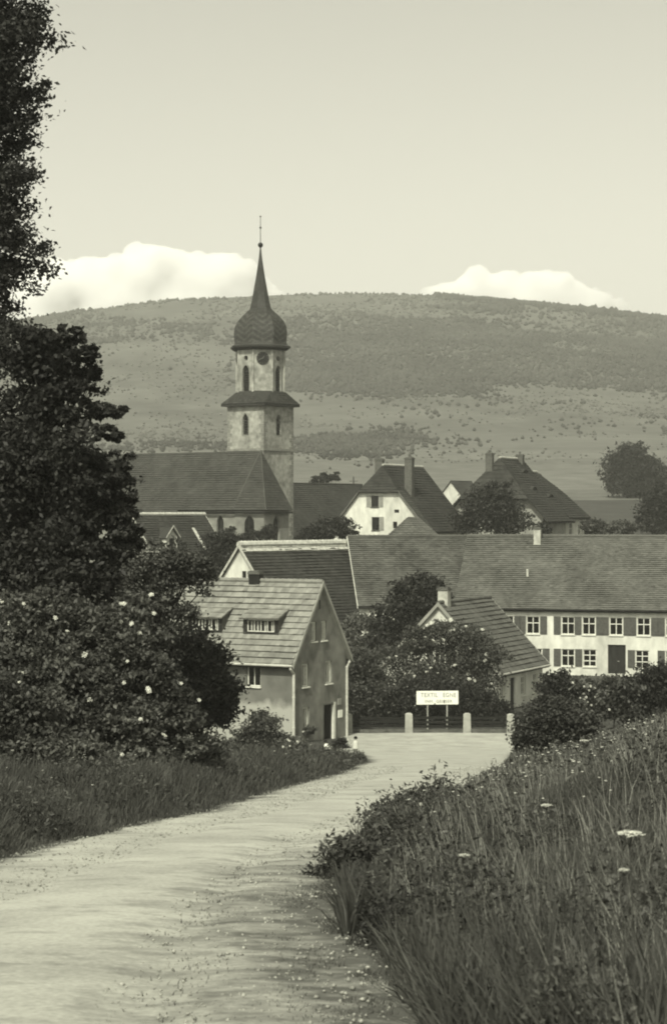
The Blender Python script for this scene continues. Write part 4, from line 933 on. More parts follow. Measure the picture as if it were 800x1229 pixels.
d = 34
plant('verge_thicket', 'low leafy thicket at the foot of the dark tree on the left', 'bush', gpos(35, d),
      [lobe(30, 850, 45, 32, d), lobe(75, 900, 50, 26, d, -.3), lobe(10, 905, 60, 34, d, -.5), lobe(140, 930, 34, 14, d), lobe(-30, 850, 60, 60, d)],
      26000, .046, L_elder, 16, trunk=.06, branches=24, clump=.30, shell=.25, per=50, ragged=.16, stems=4, blossoms=8, bl_size=.055)
# small plants at the house
d = 112
plant('wall_bush', 'dark bush against the front wall of the roadside house', 'bush', gpos(318, d), [lobe(318, 874, 20, 18, d), lobe(305, 890, 22, 14, d), lobe(335, 892, 16, 10, d)], 5200, .10, L_mid, 17, trunk=.05, branches=8, clump=.45, per=40, stems=3)
plant('door_bush', 'small dark bush beside the house door behind the seated child', 'bush', (P(407, 890, 114).x, 114, Hs(P(407, 890, 114).x, 114)), [lobe(407, 893, 7, 8, 114), lobe(410, 900, 8, 6, 114)], 1500, .07, L_dark, 18, trunk=.03, branches=5, clump=.5, per=30, stems=3)
d = 108
plant('corner_flower_bush', 'pale flowering bush at the near corner of the roadside house', 'bush', gpos(350, d), [lobe(352, 895, 14, 9, d), lobe(338, 898, 12, 8, d)], 2400, .08, L_light, 19, trunk=.03, branches=6, clump=.5, per=30, stems=3, blossoms=6, bl_size=.07)
bx_ = O1 + U1 * 1.45 + UP * .95 - V1 * .22
plant('window_flowers', 'dark pot flowers growing in the box under the gable window', 'flowers', bx_ - UP * .1, [((bx_.x, bx_.y, bx_.z + .1), (.4, .25, .2))], 500, .05, L_mid, 20, trunk=.01, branches=0, clump=.6, per=20, stems=3)
# garden trees in front of and beside the cottage
d = 151
plant('oval_garden_tree', 'tall rounded dense dark tree left of the cottage', 'tree', gpos(495, d),
      [lobe(506, 718, 34, 28, d), lobe(525, 722, 20, 20, d), lobe(490, 745, 38, 34, d), lobe(476, 775, 34, 34, d), lobe(458, 800, 28, 34, d), lobe(505, 780, 36, 40, d)],
      26000, .16, L_dark, 21, trunk=.22, branches=14, clump=.3, shell=.45, per=50, ragged=.06)
d = 133
plant('blossom_tree', 'spreading garden tree before the white cottage gable', 'tree', gpos(530, d),
      [lobe(505, 776, 30, 14, d), lobe(528, 756, 18, 12, d), lobe(548, 764, 28, 20, d), lobe(478, 788, 28, 16, d), lobe(497, 760, 18, 12, d), lobe(572, 775, 24, 14, d), lobe(566, 792, 30, 22, d), lobe(535, 815, 46, 26, d), lobe(495, 810, 30, 22, d), lobe(580, 815, 22, 28, d), lobe(596, 788, 18, 7, d)],
      30000, .09, L_mid, 22, trunk=.16, branches=22, clump=.38, shell=.3, per=45, ragged=.15, blossoms=34, bl_size=.12)
d = 130.5
plant('garden_hedge_bush', 'wide dark garden bush behind the shop sign', 'bush', gpos(520, d), [lobe(515, 845, 50, 30, d), lobe(560, 850, 40, 26, d), lobe(590, 860, 26, 18, d), lobe(480, 850, 36, 28, d)], 20000, .11, L_dark, 23, trunk=.08, branches=12, clump=.4, per=50, stems=4, ragged=.1)
plant('corner_garden_bush', 'leafy garden bush behind the fence beside the roadside house', 'bush', gpos(440, d), [lobe(440, 835, 34, 40, d), lobe(430, 800, 26, 26, d), lobe(455, 860, 30, 20, d), lobe(420, 860, 20, 24, d)], 15000, .11, L_mid, 24, trunk=.08, branches=12, clump=.4, per=50, stems=4, ragged=.1)
d = 158
plant('pale_lilac_bush', 'paler lilac bush below the long barn eave', 'bush', gpos(432, d), [lobe(432, 760, 22, 24, d), lobe(438, 790, 24, 26, d), lobe(420, 780, 18, 30, d)], 9000, .14, L_light, 25, trunk=.08, branches=8, clump=.4, per=50, stems=3, ragged=.1)
# bushes right of the cottage and on the bank
d = 104
for nm, lb, lo, n_l, m_, sd_, bl in (
    ('garden_bush', 'dark bush between the cottage and the white flowering bush', [lobe(670, 828, 22, 18, d), lobe(686, 842, 22, 14, d), lobe(654, 848, 22, 12, d)], 9000, L_dark, 31, 0),
    ('flowering_bush', 'pale flowering bush under the long white house windows', [lobe(702, 830, 22, 17, d), lobe(716, 842, 20, 16, d), lobe(690, 846, 20, 15, d)], 8000, L_light, 32, 34),
    ('garden_bush', 'dark bush below the dark door of the long white house', [lobe(745, 830, 26, 17, d), lobe(735, 842, 26, 14, d), lobe(755, 852, 30, 14, d)], 8000, L_mid, 33, 0),
    ('garden_bush', 'dark bush rising at the far end of the long white house', [lobe(785, 822, 24, 26, d), lobe(804, 836, 40, 26, d), lobe(785, 852, 30, 16, d)], 9000, L_dark, 34, 0)):
    px = 400 + lo[0][0][0] / d * FOC
    plant(nm, lb, 'bush', gpos(px, d), lo, n_l, .10, m_, sd_, trunk=.06, branches=8, clump=.42, per=45, stems=3, blossoms=bl, bl_size=.07)
d = 62
plant('bank_bush', 'low round bush at the far end of the grassy bank beside the road', 'bush', gpos(652, d), [lobe(648, 874, 30, 28, d), lobe(676, 864, 28, 24, d), lobe(634, 892, 18, 18, d), lobe(700, 876, 22, 20, d), lobe(662, 848, 20, 12, d)], 22000, .055, L_mid, 35, trunk=.06, branches=8, clump=.36, per=45, stems=4, ragged=.1)
# trees among the far houses
for nm, lb, lo, n_l, m_, sd_, sz in (
    ('church_tree', 'small dark tree between the church choir and the white gable', [lobe(395, 636, 24, 12, 232), lobe(410, 630, 14, 10, 232), lobe(375, 642, 18, 12, 232), lobe(418, 640, 14, 10, 232)], 5500, L_dark, 41, .17),
    ('choir_tree', 'small tree standing before the choir windows', [lobe(322, 640, 14, 8, 236), lobe(305, 646, 14, 8, 236), lobe(275, 645, 10, 14, 236)], 2600, L_dark, 42, .17),
    ('lane_tree', 'dark tree between the church lane house and the white gable barn', [lobe(262, 665, 24, 26, 196), lobe(245, 685, 24, 24, 196), lobe(225, 690, 26, 18, 196), lobe(280, 655, 12, 14, 196)], 8000, L_dark, 43, .16),
    ('manor_tree', 'round dark tree before the big hipped house', [lobe(590, 610, 30, 24, 236), lobe(568, 624, 26, 20, 236), lobe(612, 626, 28, 18, 236), lobe(598, 592, 20, 15, 236), lobe(578, 600, 18, 14, 236)], 13000, L_dark, 44, .18),
    ('manor_bush', 'small bush by the pale wall of the big house', [lobe(652, 636, 9, 8, 235)], 900, L_dark, 45, .16),
    ('manor_side_bush', 'dark bush at the right end of the big house', [lobe(708, 632, 14, 9, 245), lobe(728, 634, 16, 8, 245), lobe(750, 633, 16, 8, 245)], 3000, L_mid, 46, .18),
    ('field_tree', 'great round dark tree standing in the fields on the right', [lobe(752, 560, 26, 22, 480), lobe(770, 565, 24, 20, 480), lobe(742, 572, 20, 14, 480), lobe(758, 545, 18, 14, 480), lobe(788, 570, 16, 16, 480), lobe(752, 584, 26, 12, 480), lobe(776, 586, 24, 12, 480)], 15000, L_far, 47, .40),
    ('field_edge_tree', 'dark tree at the field edge below the great round tree', [lobe(785, 612, 18, 22, 330), lobe(796, 600, 16, 20, 330), lobe(780, 628, 18, 14, 330), lobe(795, 635, 18, 14, 330)], 8000, L_far, 48, .26),
    ('barn_tree', 'far small tree above the barn right of the church', [lobe(392, 574, 9, 6, 360), lobe(402, 573, 7, 5, 360), lobe(380, 577, 8, 4, 360)], 1800, L_far, 49, .26)):
    dd_ = lo[0][0][1]; px = 400 + lo[0][0][0] / dd_ * FOC
    plant(nm, lb, 'bush' if 'bush' in nm else 'tree', gpos(px, dd_), lo, n_l, sz, m_, sd_, trunk=.25, branches=8, clump=.4, per=40, shell=.35, ragged=.1)

# ------------------------------------------------------------------ grass and weeds
def blades(name, X, Y, h, wd, m, rng, lean=.35, wind=(.25, .1), kind='stuff', label=None, cat='grass', zoff=0.0):
    N = len(X); Z = H(X, Y) - .03 + zoff; ang = rng.uniform(0, 2 * np.pi, N); ln = lean * rng.rayleigh(.6, N)
    dx = np.cos(ang) * ln + wind[0] * rng.rand(N); dy = np.sin(ang) * ln + wind[1] * rng.rand(N)
    wa = rng.uniform(0, np.pi, N); wx, wy = np.cos(wa) * wd, np.sin(wa) * wd * .6
    B = np.stack([X, Y, Z], 1); tip = np.stack([dx * h, dy * h, h * np.sqrt(np.maximum(.15, 1 - np.minimum(.8, ln ** 2)))], 1)
    mid = tip * np.array([.42, .42, .62]); W_ = np.stack([wx, wy, np.zeros(N)], 1)
    V = np.stack([B - W_, B + W_, B + mid + W_ * .75, B + mid - W_ * .75, B + tip + W_ * .06, B + tip - W_ * .06], 1).reshape(-1, 3)
    i = np.arange(N)[:, None] * 6; F = np.concatenate([i + np.array([[0, 1, 2, 3]]), i + np.array([[3, 2, 4, 5]])], 0)
    rr = rng.rand(N); o = arrays_obj(name, V, F, m, rnd=np.tile(rr, 2)); o['kind'] = kind
    if label: o['label'] = label; o['category'] = cat
    return o
M_grass = mat('grass_blade', .075, .145, scale=.5, rough=.7, rnd=.45, trans=.3)
M_grass_d = mat('grass_blade_dark', .07, .125, scale=.6, rough=.7, rnd=.4, trans=.3)
M_straw = mat('dry_stalk', .22, .34, scale=2, rough=.8, rnd=.3)
rng = np.random.RandomState(5)
def logY(n, a, b): return np.exp(rng.uniform(np.log(a), np.log(b), n))
N = 165000; Y = logY(N, 5.5, 108); X = xr(Y) - .1 + rng.rand(N) ** 1.0 * (.19 * Y + 1.6 - np.minimum(xr(Y), .19 * Y + .6)); 
patch = fbm(X * .9, Y * .6, 40); keep = rng.rand(N) < np.clip((patch - .22) * 2.1, .08, 1); X, Y = X[keep], Y[keep]; N = len(X)
edge_in = np.clip((X - xr(Y)) / np.interp(Y, [20, 40], [.8, 1.8]), .25, 1)
hgt = (.08 + .62 * fbm(X * 1.1, Y * .7, 41) ** 1.6 + .14 * rng.rand(N) ** 2) * np.interp(Y, [10, 25, 60], [1, .8, .6]) * edge_in * np.interp(Y, [5, 12, 40, 100], [.9, 1, 1, .9])
blades('bank_grass', X, Y, hgt, (.0022 + .00015 * Y) * rng.uniform(.6, 1.5, N), M_grass, rng, lean=.55, label='tall meadow grass covering the bank right of the road')
N = 9000; Y = logY(N, 6, 60); X = xr(Y) + .3 + rng.rand(N) * (.17 * Y + 1.2 - np.minimum(xr(Y), .17 * Y + .5)); keep = rng.rand(N) < fbm(X * .7, Y * .4, 44); X, Y = X[keep], Y[keep]; N = len(X)
blades('grass_stalks', X, Y, rng.uniform(.3, .62, N), .0010 + .00008 * Y, M_straw, rng, lean=.3, wind=(-.35, .05), label='pale seeding grass stalks rising over the bank')
# dark weedy fringe of the bank along the road
N = 26000; Y = logY(N, 7, 80); X = xr(Y) - .12 + np.abs(rng.normal(size=N)) * (.35 + .006 * Y); keep = fbm(X * 1.2, Y * .5, 46) > .42; X, Y = X[keep], Y[keep]; N = len(X)
blades('bank_fringe', X, Y, rng.uniform(.18, .5, N) * (.5 + fbm(X * .9, Y * .6, 47)) * np.interp(Y, [10, 26, 36], [1, .9, .45]), .006 + .0002 * Y, M_grass_d, rng, lean=.55, wind=(-.1, 0), label='dark grassy fringe overhanging the right road edge')
# left verge
N = 64000; Y = logY(N, 17, 112); X = xl(Y) + .12 - np.abs(rng.rand(N)) ** 1.2 * np.minimum(7, .17 * Y + xl(Y) + 1.2 + .5); keep = rng.rand(N) < .3 + fbm(X * .8, Y * .5, 50); X, Y = X[keep], Y[keep]; N = len(X)
blades('verge_grass', X, Y, (.18 + .42 * fbm(X * .9, Y * .6, 51)) * np.clip((xl(Y) - X + .2) / .9, .3, 1) * np.interp(Y, [0, 55, 75], [1, .8, .3]), (.004 + .0002 * Y) * rng.uniform(.6, 1.5, N), M_grass_d, rng, lean=.5, label='long grass on the verge left of the road')
# thin tufts on the worn road edge
N = 30000; Y = logY(N, 7.5, 24); X = xr(Y) - np.abs(rng.normal(size=N)) * .6 + .1; keep = (fbm(X * 2.6, Y * 1.6, 53, 5) > .53); X, Y = X[keep], Y[keep]; N = len(X)
blades('road_edge_tufts', X, Y, rng.uniform(.012, .05, N), .0022 + .0002 * Y, M_grass_d, rng, lean=.8, label='thin grass tufts creeping over the worn road edge', zoff=.05)
# meadow between and behind the houses
N = 12000; X = rng.uniform(-30, 34, N); Y = rng.uniform(103, 150, N); keep = ~((X > xl(Y) - .1) & (X < xr(Y) + .1) & (Y < 125.6)) & ~((X > .5) & (Y > 112) & (Y < 125.6)); X, Y = X[keep], Y[keep]
inh = np.zeros(len(X), bool)
for O_, U_, V_, W_, L_ in ((O1, U1, V1, W1, L1), (O6, U6, V6, 8.4, 9.8)):
    dx, dy = X - O_.x, Y - O_.y; a = dx * U_.x + dy * U_.y; b = dx * V_.x + dy * V_.y; inh |= (a > -.1) & (a < W_ + .1) & (b > -.1) & (b < L_ + .1)
X, Y = X[~inh], Y[~inh]; blades('garden_grass', X, Y, rng.uniform(.08, .22, len(X)), .028, M_grass_d, rng, label='rough grass around the houses')
# broad leaved weeds
def weed(name, label, px, py_h, d, n, size, m, seed, spread, height, X=None):
    x, y, z = gpos(px, d) if X is None else (X, d, Hs(X, d))
    return plant(name, label, 'plant', (x, y, z), [((x, y, z + height * .55), (spread, spread, height * .55))], n, size, m, seed, trunk=.01, branches=6, clump=.5, per=14, stems=3, aspect=.38, shell=.2, ragged=.12, crown='leaves')
weed('dock_plant', 'dark dock clump at the road edge where the bank begins', 418, 0, 18.2, 1100, .032, L_mid, 61, .30, .40)
weed('dock_plant', 'dark leafy clump beside the lowest dock on the bank edge', 470, 0, 19.5, 1300, .032, L_mid, 62, .38, .42)
weed('nettle_clump', 'dark nettle clump overhanging the middle of the right road edge', 490, 0, 27, 2600, .033, L_mid, 63, .55, .42)
weed('nettle_clump', 'dark nettle clump higher up the right road edge', 520, 0, 33, 2600, .036, L_mid, 64, .5, .3)
weed('creeping_weed', 'low dark weed spilling onto the road edge', 392, 0, 18.6, 420, .03, L_dark, 65, .2, .12)
weed('verge_weed', 'broad leaved weed clump at the left verge', 245, 0, 41, 900, .06, L_mid, 66, .6, .7)
weed('verge_weed', 'weed clump on the grassy point before the roadside house', 395, 0, 70, 1100, .05, L_mid, 67, .8, .35)
# leafy weeds woven through the bank grass
def leafmass(name, X, Y, z0, z1, size, m, rng, label):
    C = np.stack([X, Y, H(X, Y) + rng.uniform(z0, z1, len(X))], 1); V, F = leaf_arrays(C, rng, 1.0, up_bias=.5, aspect=.38); sc_ = np.repeat(np.broadcast_to(size, (len(X),)), 4)[:, None]
    V = np.repeat(C, 4, 0) + (V - np.repeat(C, 4, 0)) * sc_; o = arrays_obj(name, V, F, m, rnd=rng.rand(len(F))); o['kind'] = 'stuff'; o['label'] = label; o['category'] = 'weeds'; return o
N = 190000; Y = logY(N, 6, 100); X = xr(Y) + .05 + rng.rand(N) * (.19 * Y + 1.4 - np.minimum(xr(Y), .19 * Y + .4)); pt = fbm(X * 1.3, Y * .8, 81); keep = pt > .48; X, Y, pt = X[keep], Y[keep], pt[keep]
leafmass('bank_weeds', X, Y, .02, (.10 + (pt - .48) * 1.9) * np.interp(Y, [10, 30, 60], [1, .9, .7]), (.012 + .0007 * Y) * rng.uniform(.6, 1.5, len(X)), L_weed, rng, 'low leafy weeds growing through the grass of the bank')
N = 46000; Y = logY(N, 7, 90); X = xr(Y) - .05 + np.abs(rng.normal(size=N)) * (.3 + .008 * Y); pt = fbm(X * .9, Y * .5, 83); keep = pt > .45; X, Y, pt = X[keep], Y[keep], pt[keep]
leafmass('edge_weeds', X, Y, .0, (.10 + (pt - .45) * 2.0) * np.interp(Y, [10, 26, 36, 60], [1, .9, .4, .35]), .013 + .0007 * Y, L_dark, rng, 'dark leafy weeds crowding the right road edge')
N = 60000; Y = logY(N, 18, 100); X = xl(Y) - .15 - rng.rand(N) * np.minimum(6, .17 * Y + xl(Y) + 1.5); pt = fbm(X * 1.1, Y * .7, 85); keep = pt > .5; X, Y, pt = X[keep], Y[keep], pt[keep]
leafmass('verge_weeds', X, Y, .0, (.10 + (pt - .5) * 2.2) * np.interp(Y, [0, 55, 75], [1, 1, .45]), .014 + .0007 * Y, L_weed, rng, 'leafy weeds in the grass of the left verge')
# white umbels on the bank
def umbel(px, py, d, r, label, h=None):
    p = P(px, py, d); gz = Hs(p.x, d); 
    t_ = thing('cow_parsley', label, 'flower', Vector((p.x, d, gz)), 'white umbels on the bank')
    rg = random.Random(int(px * 7 + py)); base_ = Vector((p.x + rg.uniform(-.05, .05), d + .02, gz - .03)); fork = p - UP * r * .9
    mb = MB(); mb.tube([base_, base_.lerp(fork, .6) + Vector((.01, 0, 0)), fork], [.005, .004, .003], n=5); mb.build('stem', M_grass, t_)
    mb = MB(); hd = MB()
    for k in range(16):
        a = k * 2.4; rr = r * math.sqrt((k + .5) / 16); c = p + Vector((rr * math.cos(a), rr * math.sin(a), .18 * r * (1 - (rr / r) ** 2)))
        mb.tube([fork, c], [.0018, .0012], n=4, cap=False)
        for q in range(9):
            a2 = q * 2.4; r2 = r * .24 * math.sqrt((q + .3) / 9); f = c + Vector((r2 * math.cos(a2), r2 * math.sin(a2), .01 * rg.random())); s_ = r * .09
            hd.quad(f + Vector((s_, 0, 0)), f + Vector((0, s_, s_ * .3)), f + Vector((-s_, 0, 0)), f + Vector((0, -s_, s_ * .2)))
    o_ = mb.build('rays', M_grass, t_); o_['kind'] = 'stuff'; hd.build('flower_head', M_petal, t_)
umbel(755, 1003, 9.2, .062, 'large white umbel standing out at the right edge of the bank')
for px, py, d, r, lb in ((748, 1046, 10.5, .03, 'small white umbel just below the large one'), (556, 1028, 14, .04, 'white umbel low on the bank nearest the road'), (655, 968, 17, .05, 'white umbel in the middle of the bank'),
                         (560, 992, 21, .06, 'white umbel on the bank halfway to the nettles'), (745, 905, 30, .09, 'white umbel high on the bank before the dark bushes'), (770, 882, 34, .1, 'topmost white umbel at the right edge of the bank'),
                         (700, 890, 38, .09, 'white umbel on the bank right of the low round bush'), (725, 930, 27, .07, 'white umbel between the two upper right umbels'), (690, 915, 36, .08, 'white umbel just below the round bush'), (540, 1100, 12.5, .028, 'lowest white umbel near the worn road edge')):
    umbel(px, py, d, r, lb)
# small scattered daisies, too many and too small to count
N = 380; Y = logY(N, 16, 75); X = xr(Y) + .4 + rng.rand(N) * (.17 * Y + .8 - np.minimum(xr(Y), .17 * Y)); keep = fbm(X * .5, Y * .25, 57) > .47; X, Y = X[keep], Y[keep]; N = len(X)
C = np.stack([X, Y, H(X, Y) + rng.uniform(.3, .55, N)], 1); s_ = (.010 + .0006 * Y)[:, None] * rng.uniform(.5, 1.1, (N, 1)); k6 = []
for q in range(6): k6.append(C + s_ * np.array([math.cos(q * 1.047), math.sin(q * 1.047), .25 * (q % 2)]))
o_ = arrays_obj('meadow_flowers', np.stack(k6, 1).reshape(-1, 3), np.arange(6 * N).reshape(N, 6), M_petal); o_['kind'] = 'stuff'; o_['label'] = 'small white flowers scattered through the bank grass'; o_['category'] = 'flowers'
N = 70; Y = logY(N, 22, 60); X = xl(Y) - .5 - rng.rand(N) * 3; C = np.stack([X, Y, H(X, Y) + rng.uniform(.35, .55, N)], 1); s_ = (.012 + .0004 * Y)[:, None] * rng.uniform(.5, 1, (N, 1)); k6 = []
for q in range(6): k6.append(C + s_ * np.array([math.cos(q * 1.047), math.sin(q * 1.047), .25 * (q % 2)]))
o_ = arrays_obj('verge_flowers', np.stack(k6, 1).reshape(-1, 3), np.arange(6 * N).reshape(N, 6), M_petal); o_['kind'] = 'stuff'; o_['label'] = 'small pale flowers in the left verge grass'; o_['category'] = 'flowers'
# loose stones on the road
N = 11000; Y = logY(N, 7, 60); X = xl(Y) + rng.rand(N) * (xr(Y) - xl(Y)); r_ = .003 + .0002 * Y + .013 * rng.rand(N) ** 4
oct_ = np.array([[1, 0, 0], [-1, 0, 0], [0, 1, 0], [0, -1, 0], [0, 0, .7], [0, 0, -.7]]); ofc = np.array([[0, 2, 4], [2, 1, 4], [1, 3, 4], [3, 0, 4], [2, 0, 5], [1, 2, 5], [3, 1, 5], [0, 3, 5]])
V = (np.stack([X, Y, H(X, Y) + .05], 1)[:, None] + oct_[None] * r_[:, None, None] * rng.uniform(.6, 1.4, (N, 6, 1))).reshape(-1, 3)
o_ = arrays_obj('loose_gravel', V, (np.arange(N)[:, None, None] * 6 + ofc[None]).reshape(-1, 3), mat('road_stone', .22, .42, scale=5, rough=.95)); o_['kind'] = 'stuff'; o_['label'] = 'loose gravel scattered over the dusty road'; o_['category'] = 'gravel'

# ------------------------------------------------------------------ woods on the hill
rng = np.random.RandomState(77)
bm = bmesh.new(); bmesh.ops.create_icosphere(bm, subdivisions=1, radius=1.0); bm.free()
iv = np.array([[1, 0, 0], [-1, 0, 0], [0, 1, 0], [0, -1, 0], [0, 0, 1.], [0, 0, -1]]); ifc = np.array([[0, 2, 4], [2, 1, 4], [1, 3, 4], [3, 0, 4], [2, 0, 5], [1, 2, 5], [3, 1, 5], [0, 3, 5]])
def blobs(name, X, Y, r, m, label):
    N = len(X); Z = H(X, Y); J = rng.uniform(.62, 1.25, (N, len(iv), 1)); sc3 = np.stack([r, r, r * rng.uniform(.8, 1.25, N)], 1)[:, None]
    V = (np.stack([X, Y, Z + r * .45], 1)[:, None] + iv[None] * J * sc3).reshape(-1, 3)
    F = (np.arange(N)[:, None, None] * len(iv) + ifc[None]).reshape(-1, 3)
    o = arrays_obj(name, V, F, m, rnd=np.repeat(rng.rand(N), len(ifc))); o['kind'] = 'stuff'; o['label'] = label; o['category'] = 'wood'; return o
M_wood_far = mat('far_wood', .05, .09, scale=.02, rough=.95, rnd=.35)
M_scrub = mat('hill_scrub', .105, .165, scale=.02, rough=.95, rnd=.3)
N = 230000; Y = rng.uniform(640, 1800, N); px = rng.uniform(-150, 950, N); X = (px - 400) / FOC * Y
py = 615 - H(X, Y) / Y * FOC
dens = .72 * fbm(X * .0062, Y * .005, 61, 4) + .28 * fbm(X * .03, Y * .02, 68, 3)
dens = dens + .13 * sm((px - 430) / 130) * sm((478 - py) / 25) * sm((py - 372) / 20) + .045 * sm((px - 330) / 120) * sm((py - 470) / 20) - .17 * sm((py - 520 + 14 * sm((px - 560) / 200)) / 28) - .07 * sm((430 - px) / 120) - .12 * sm((392 - py) / 25) * sm((560 - px) / 80)
keep = dens > .525 + rng.normal(size=N) * .055; X, Y, px = X[keep], Y[keep], px[keep]; idx = rng.permutation(len(X))[:34000]; X, Y = X[idx], Y[idx]
blobs('hill_wood', X, Y, rng.uniform(.8, 2.4, len(X)) * (.7 + .6 * fbm(X * .02, Y * .02, 71)) * (Y / 1500), M_wood_far, 'mixed woodland and scrub covering the long hill')
# scrub and rough pasture scattered over the open slopes
N = 36000; Y = rng.uniform(700, 1795, N); px = rng.uniform(-150, 950, N); X = (px - 400) / FOC * Y; py = 615 - H(X, Y) / Y * FOC
keep = rng.rand(N) < np.clip((fbm(X * .014, Y * .012, 91, 4) - .36) * 2.4, 0, .9) * (1 - .75 * sm((py - 515) / 40)); X, Y = X[keep], Y[keep]
blobs('hill_scrub', X, Y, rng.uniform(.45, 1.5, len(X)) * Y / 1500, M_scrub, 'low scrub and juniper dotted over the open hill pasture')
# trees on the skyline at the right
N = 700; px = rng.uniform(520, 800, N); Y = rng.uniform(1770, 1802, N); X = (px - 400) / FOC * Y
blobs('ridge_wood', X, Y, rng.uniform(1.5, 3.6, N) * (.6 + .8 * fbm(px * .04, px * 0, 66)), M_wood_far, 'line of trees along the hill crest on the right')

# ------------------------------------------------------------------ clouds behind the hill
def mat_cloud():
    m = bpy.data.materials.new('cloud'); m.use_nodes = True; n = m.node_tree; n.nodes.remove(n.nodes['Principled BSDF'])
    v = n.nodes.new('ShaderNodeVolumeScatter'); v.inputs['Color'].default_value = (1, 1, 1, 1); v.inputs['Density'].default_value = .022; v.inputs['Anisotropy'].default_value = 0.0
    n.links.new(v.outputs[0], n.nodes['Material Output'].inputs['Volume']); return m
M_cloud = mat_cloud()
def cloud(name, label, puffs, d, seed):
    rg = random.Random(seed); s = d / FOC; mbd = bpy.data.metaballs.new('cloud'); mo = bpy.data.objects.new('cloud_source', mbd); col.objects.link(mo)
    mbd.resolution = mbd.render_resolution = 3.2; mbd.threshold = .25
    c0 = P(puffs[0][0], puffs[0][1], d)
    def add(px, py, r, dy):
        e = mbd.elements.new(); c = (P(px, py, d) - c0) / s; c.y += dy; e.co = c; e.radius = r * 1.25; e.stiffness = 2.0
    for px, py, r in puffs:
        add(px, py, r, 0)
        for k in range(7):
            a = rg.uniform(-.3, math.pi + .3); rr = r * rg.uniform(.62, .92); add(px + math.cos(a) * rr, py - math.sin(a) * rr * .85, r * rg.uniform(.3, .5), rg.uniform(-.6, .3) * r)
    bpy.context.view_layer.update(); me = bpy.data.meshes.new_from_object(mo.evaluated_get(bpy.context.evaluated_depsgraph_get()))
    V = np.empty(len(me.vertices) * 3, dtype=np.float32); me.vertices.foreach_get('co', V); V = V.reshape(-1, 3)
    Nn = np.empty(len(me.vertices) * 3, dtype=np.float32); me.vertices.foreach_get('normal', Nn); Nn = Nn.reshape(-1, 3)
    dsp = (fbm(V[:, 0] * .12 + V[:, 1] * .05, V[:, 2] * .12 + V[:, 1] * .07, seed, 4) - .5) * 6.0 + (fbm(V[:, 0] * .4 + 9, V[:, 2] * .4 + V[:, 1] * .3, seed + 5, 3) - .5) * 2.5
    V = (V + Nn * dsp[:, None]) * s; me.vertices.foreach_set('co', V.ravel().astype(np.float32)); me.polygons.foreach_set('use_smooth', np.ones(len(me.polygons), dtype=bool)); me.update()
    me.materials.clear(); me.materials.append(M_cloud); bpy.data.objects.remove(mo); bpy.data.metaballs.remove(mbd)
    o = bpy.data.objects.new(name, me); col.objects.link(o); o.location = c0
    o['kind'] = 'stuff'; o['label'] = label; o['category'] = 'cloud'; return o
cloud('cloud', 'large white cumulus above the left shoulder of the hill', [(20, 365, 45), (75, 352, 40), (120, 345, 40), (178, 330, 40), (225, 340, 40), (262, 340, 38), (290, 352, 34), (320, 366, 22), (60, 390, 60), (150, 380, 60), (240, 385, 55)], 9000, 3)
cloud('cloud', 'white cumulus behind the wooded crest on the right', [(530, 362, 24), (570, 354, 33), (602, 352, 28), (628, 358, 28), (652, 353, 32), (684, 360, 28), (712, 368, 22), (738, 376, 15), (560, 385, 40), (620, 390, 45), (690, 395, 35)], 9000, 4)

# ------------------------------------------------------------------ two children
def child(name, label, joints, edges, rad, loc, faces_mat, hair_c, hair_r, clothes):
    t_ = thing(name, label, 'person', loc); me = bpy.data.meshes.new('body'); me.from_pydata([Vector(j) for j in joints], edges, [])
    o = bpy.data.objects.new('body', me); col.objects.link(o); o.modifiers.new('skin', 'SKIN'); ss = o.modifiers.new('sub', 'SUBSURF'); ss.levels = ss.render_levels = 2
    for i_, r_ in enumerate(rad): me.skin_vertices[0].data[i_].radius = (r_, r_)
    me.skin_vertices[0].data[0].use_root = True
    dg = bpy.context.evaluated_depsgraph_get(); ev = o.evaluated_get(dg); me2 = bpy.data.meshes.new_from_object(ev); o.modifiers.clear(); o.data = me2; me2.materials.clear()
    for m_ in faces_mat[0]: me2.materials.append(m_)
    for p in me2.polygons: p.material_index = faces_mat[1](p.center); p.use_smooth = True
    o.parent = t_
    mb = MB(); rg = random.Random(3)
    hc = Vector(hair_c); mb.lathe(hc, [(hair_r * math.sin(a), hair_r * 1.05 * math.cos(a)) for a in (2.0, 1.7, 1.35, 1.0, .65, .3, .05)], n=14); mb.build('hair', M_hair, t_, org=Vector((0, 0, 0)), smooth=True)
    for nm, m_, secs in clothes:
        mb = MB(); mb.tube([s[0] for s in secs], [s[1] for s in secs], n=14); mb.build(nm, m_, t_, org=Vector((0, 0, 0)), smooth=True)
    t_.scale = (.82, .82, .82); return t_
M_hair = mat('dark_hair', .015, .025, scale=20); M_skin = mat('skin', .38, .44, scale=9, rough=.6); M_white = mat('white_cotton', .72, .8, scale=12, rough=.95); M_sock = mat('dark_stocking', .03, .05, scale=9)
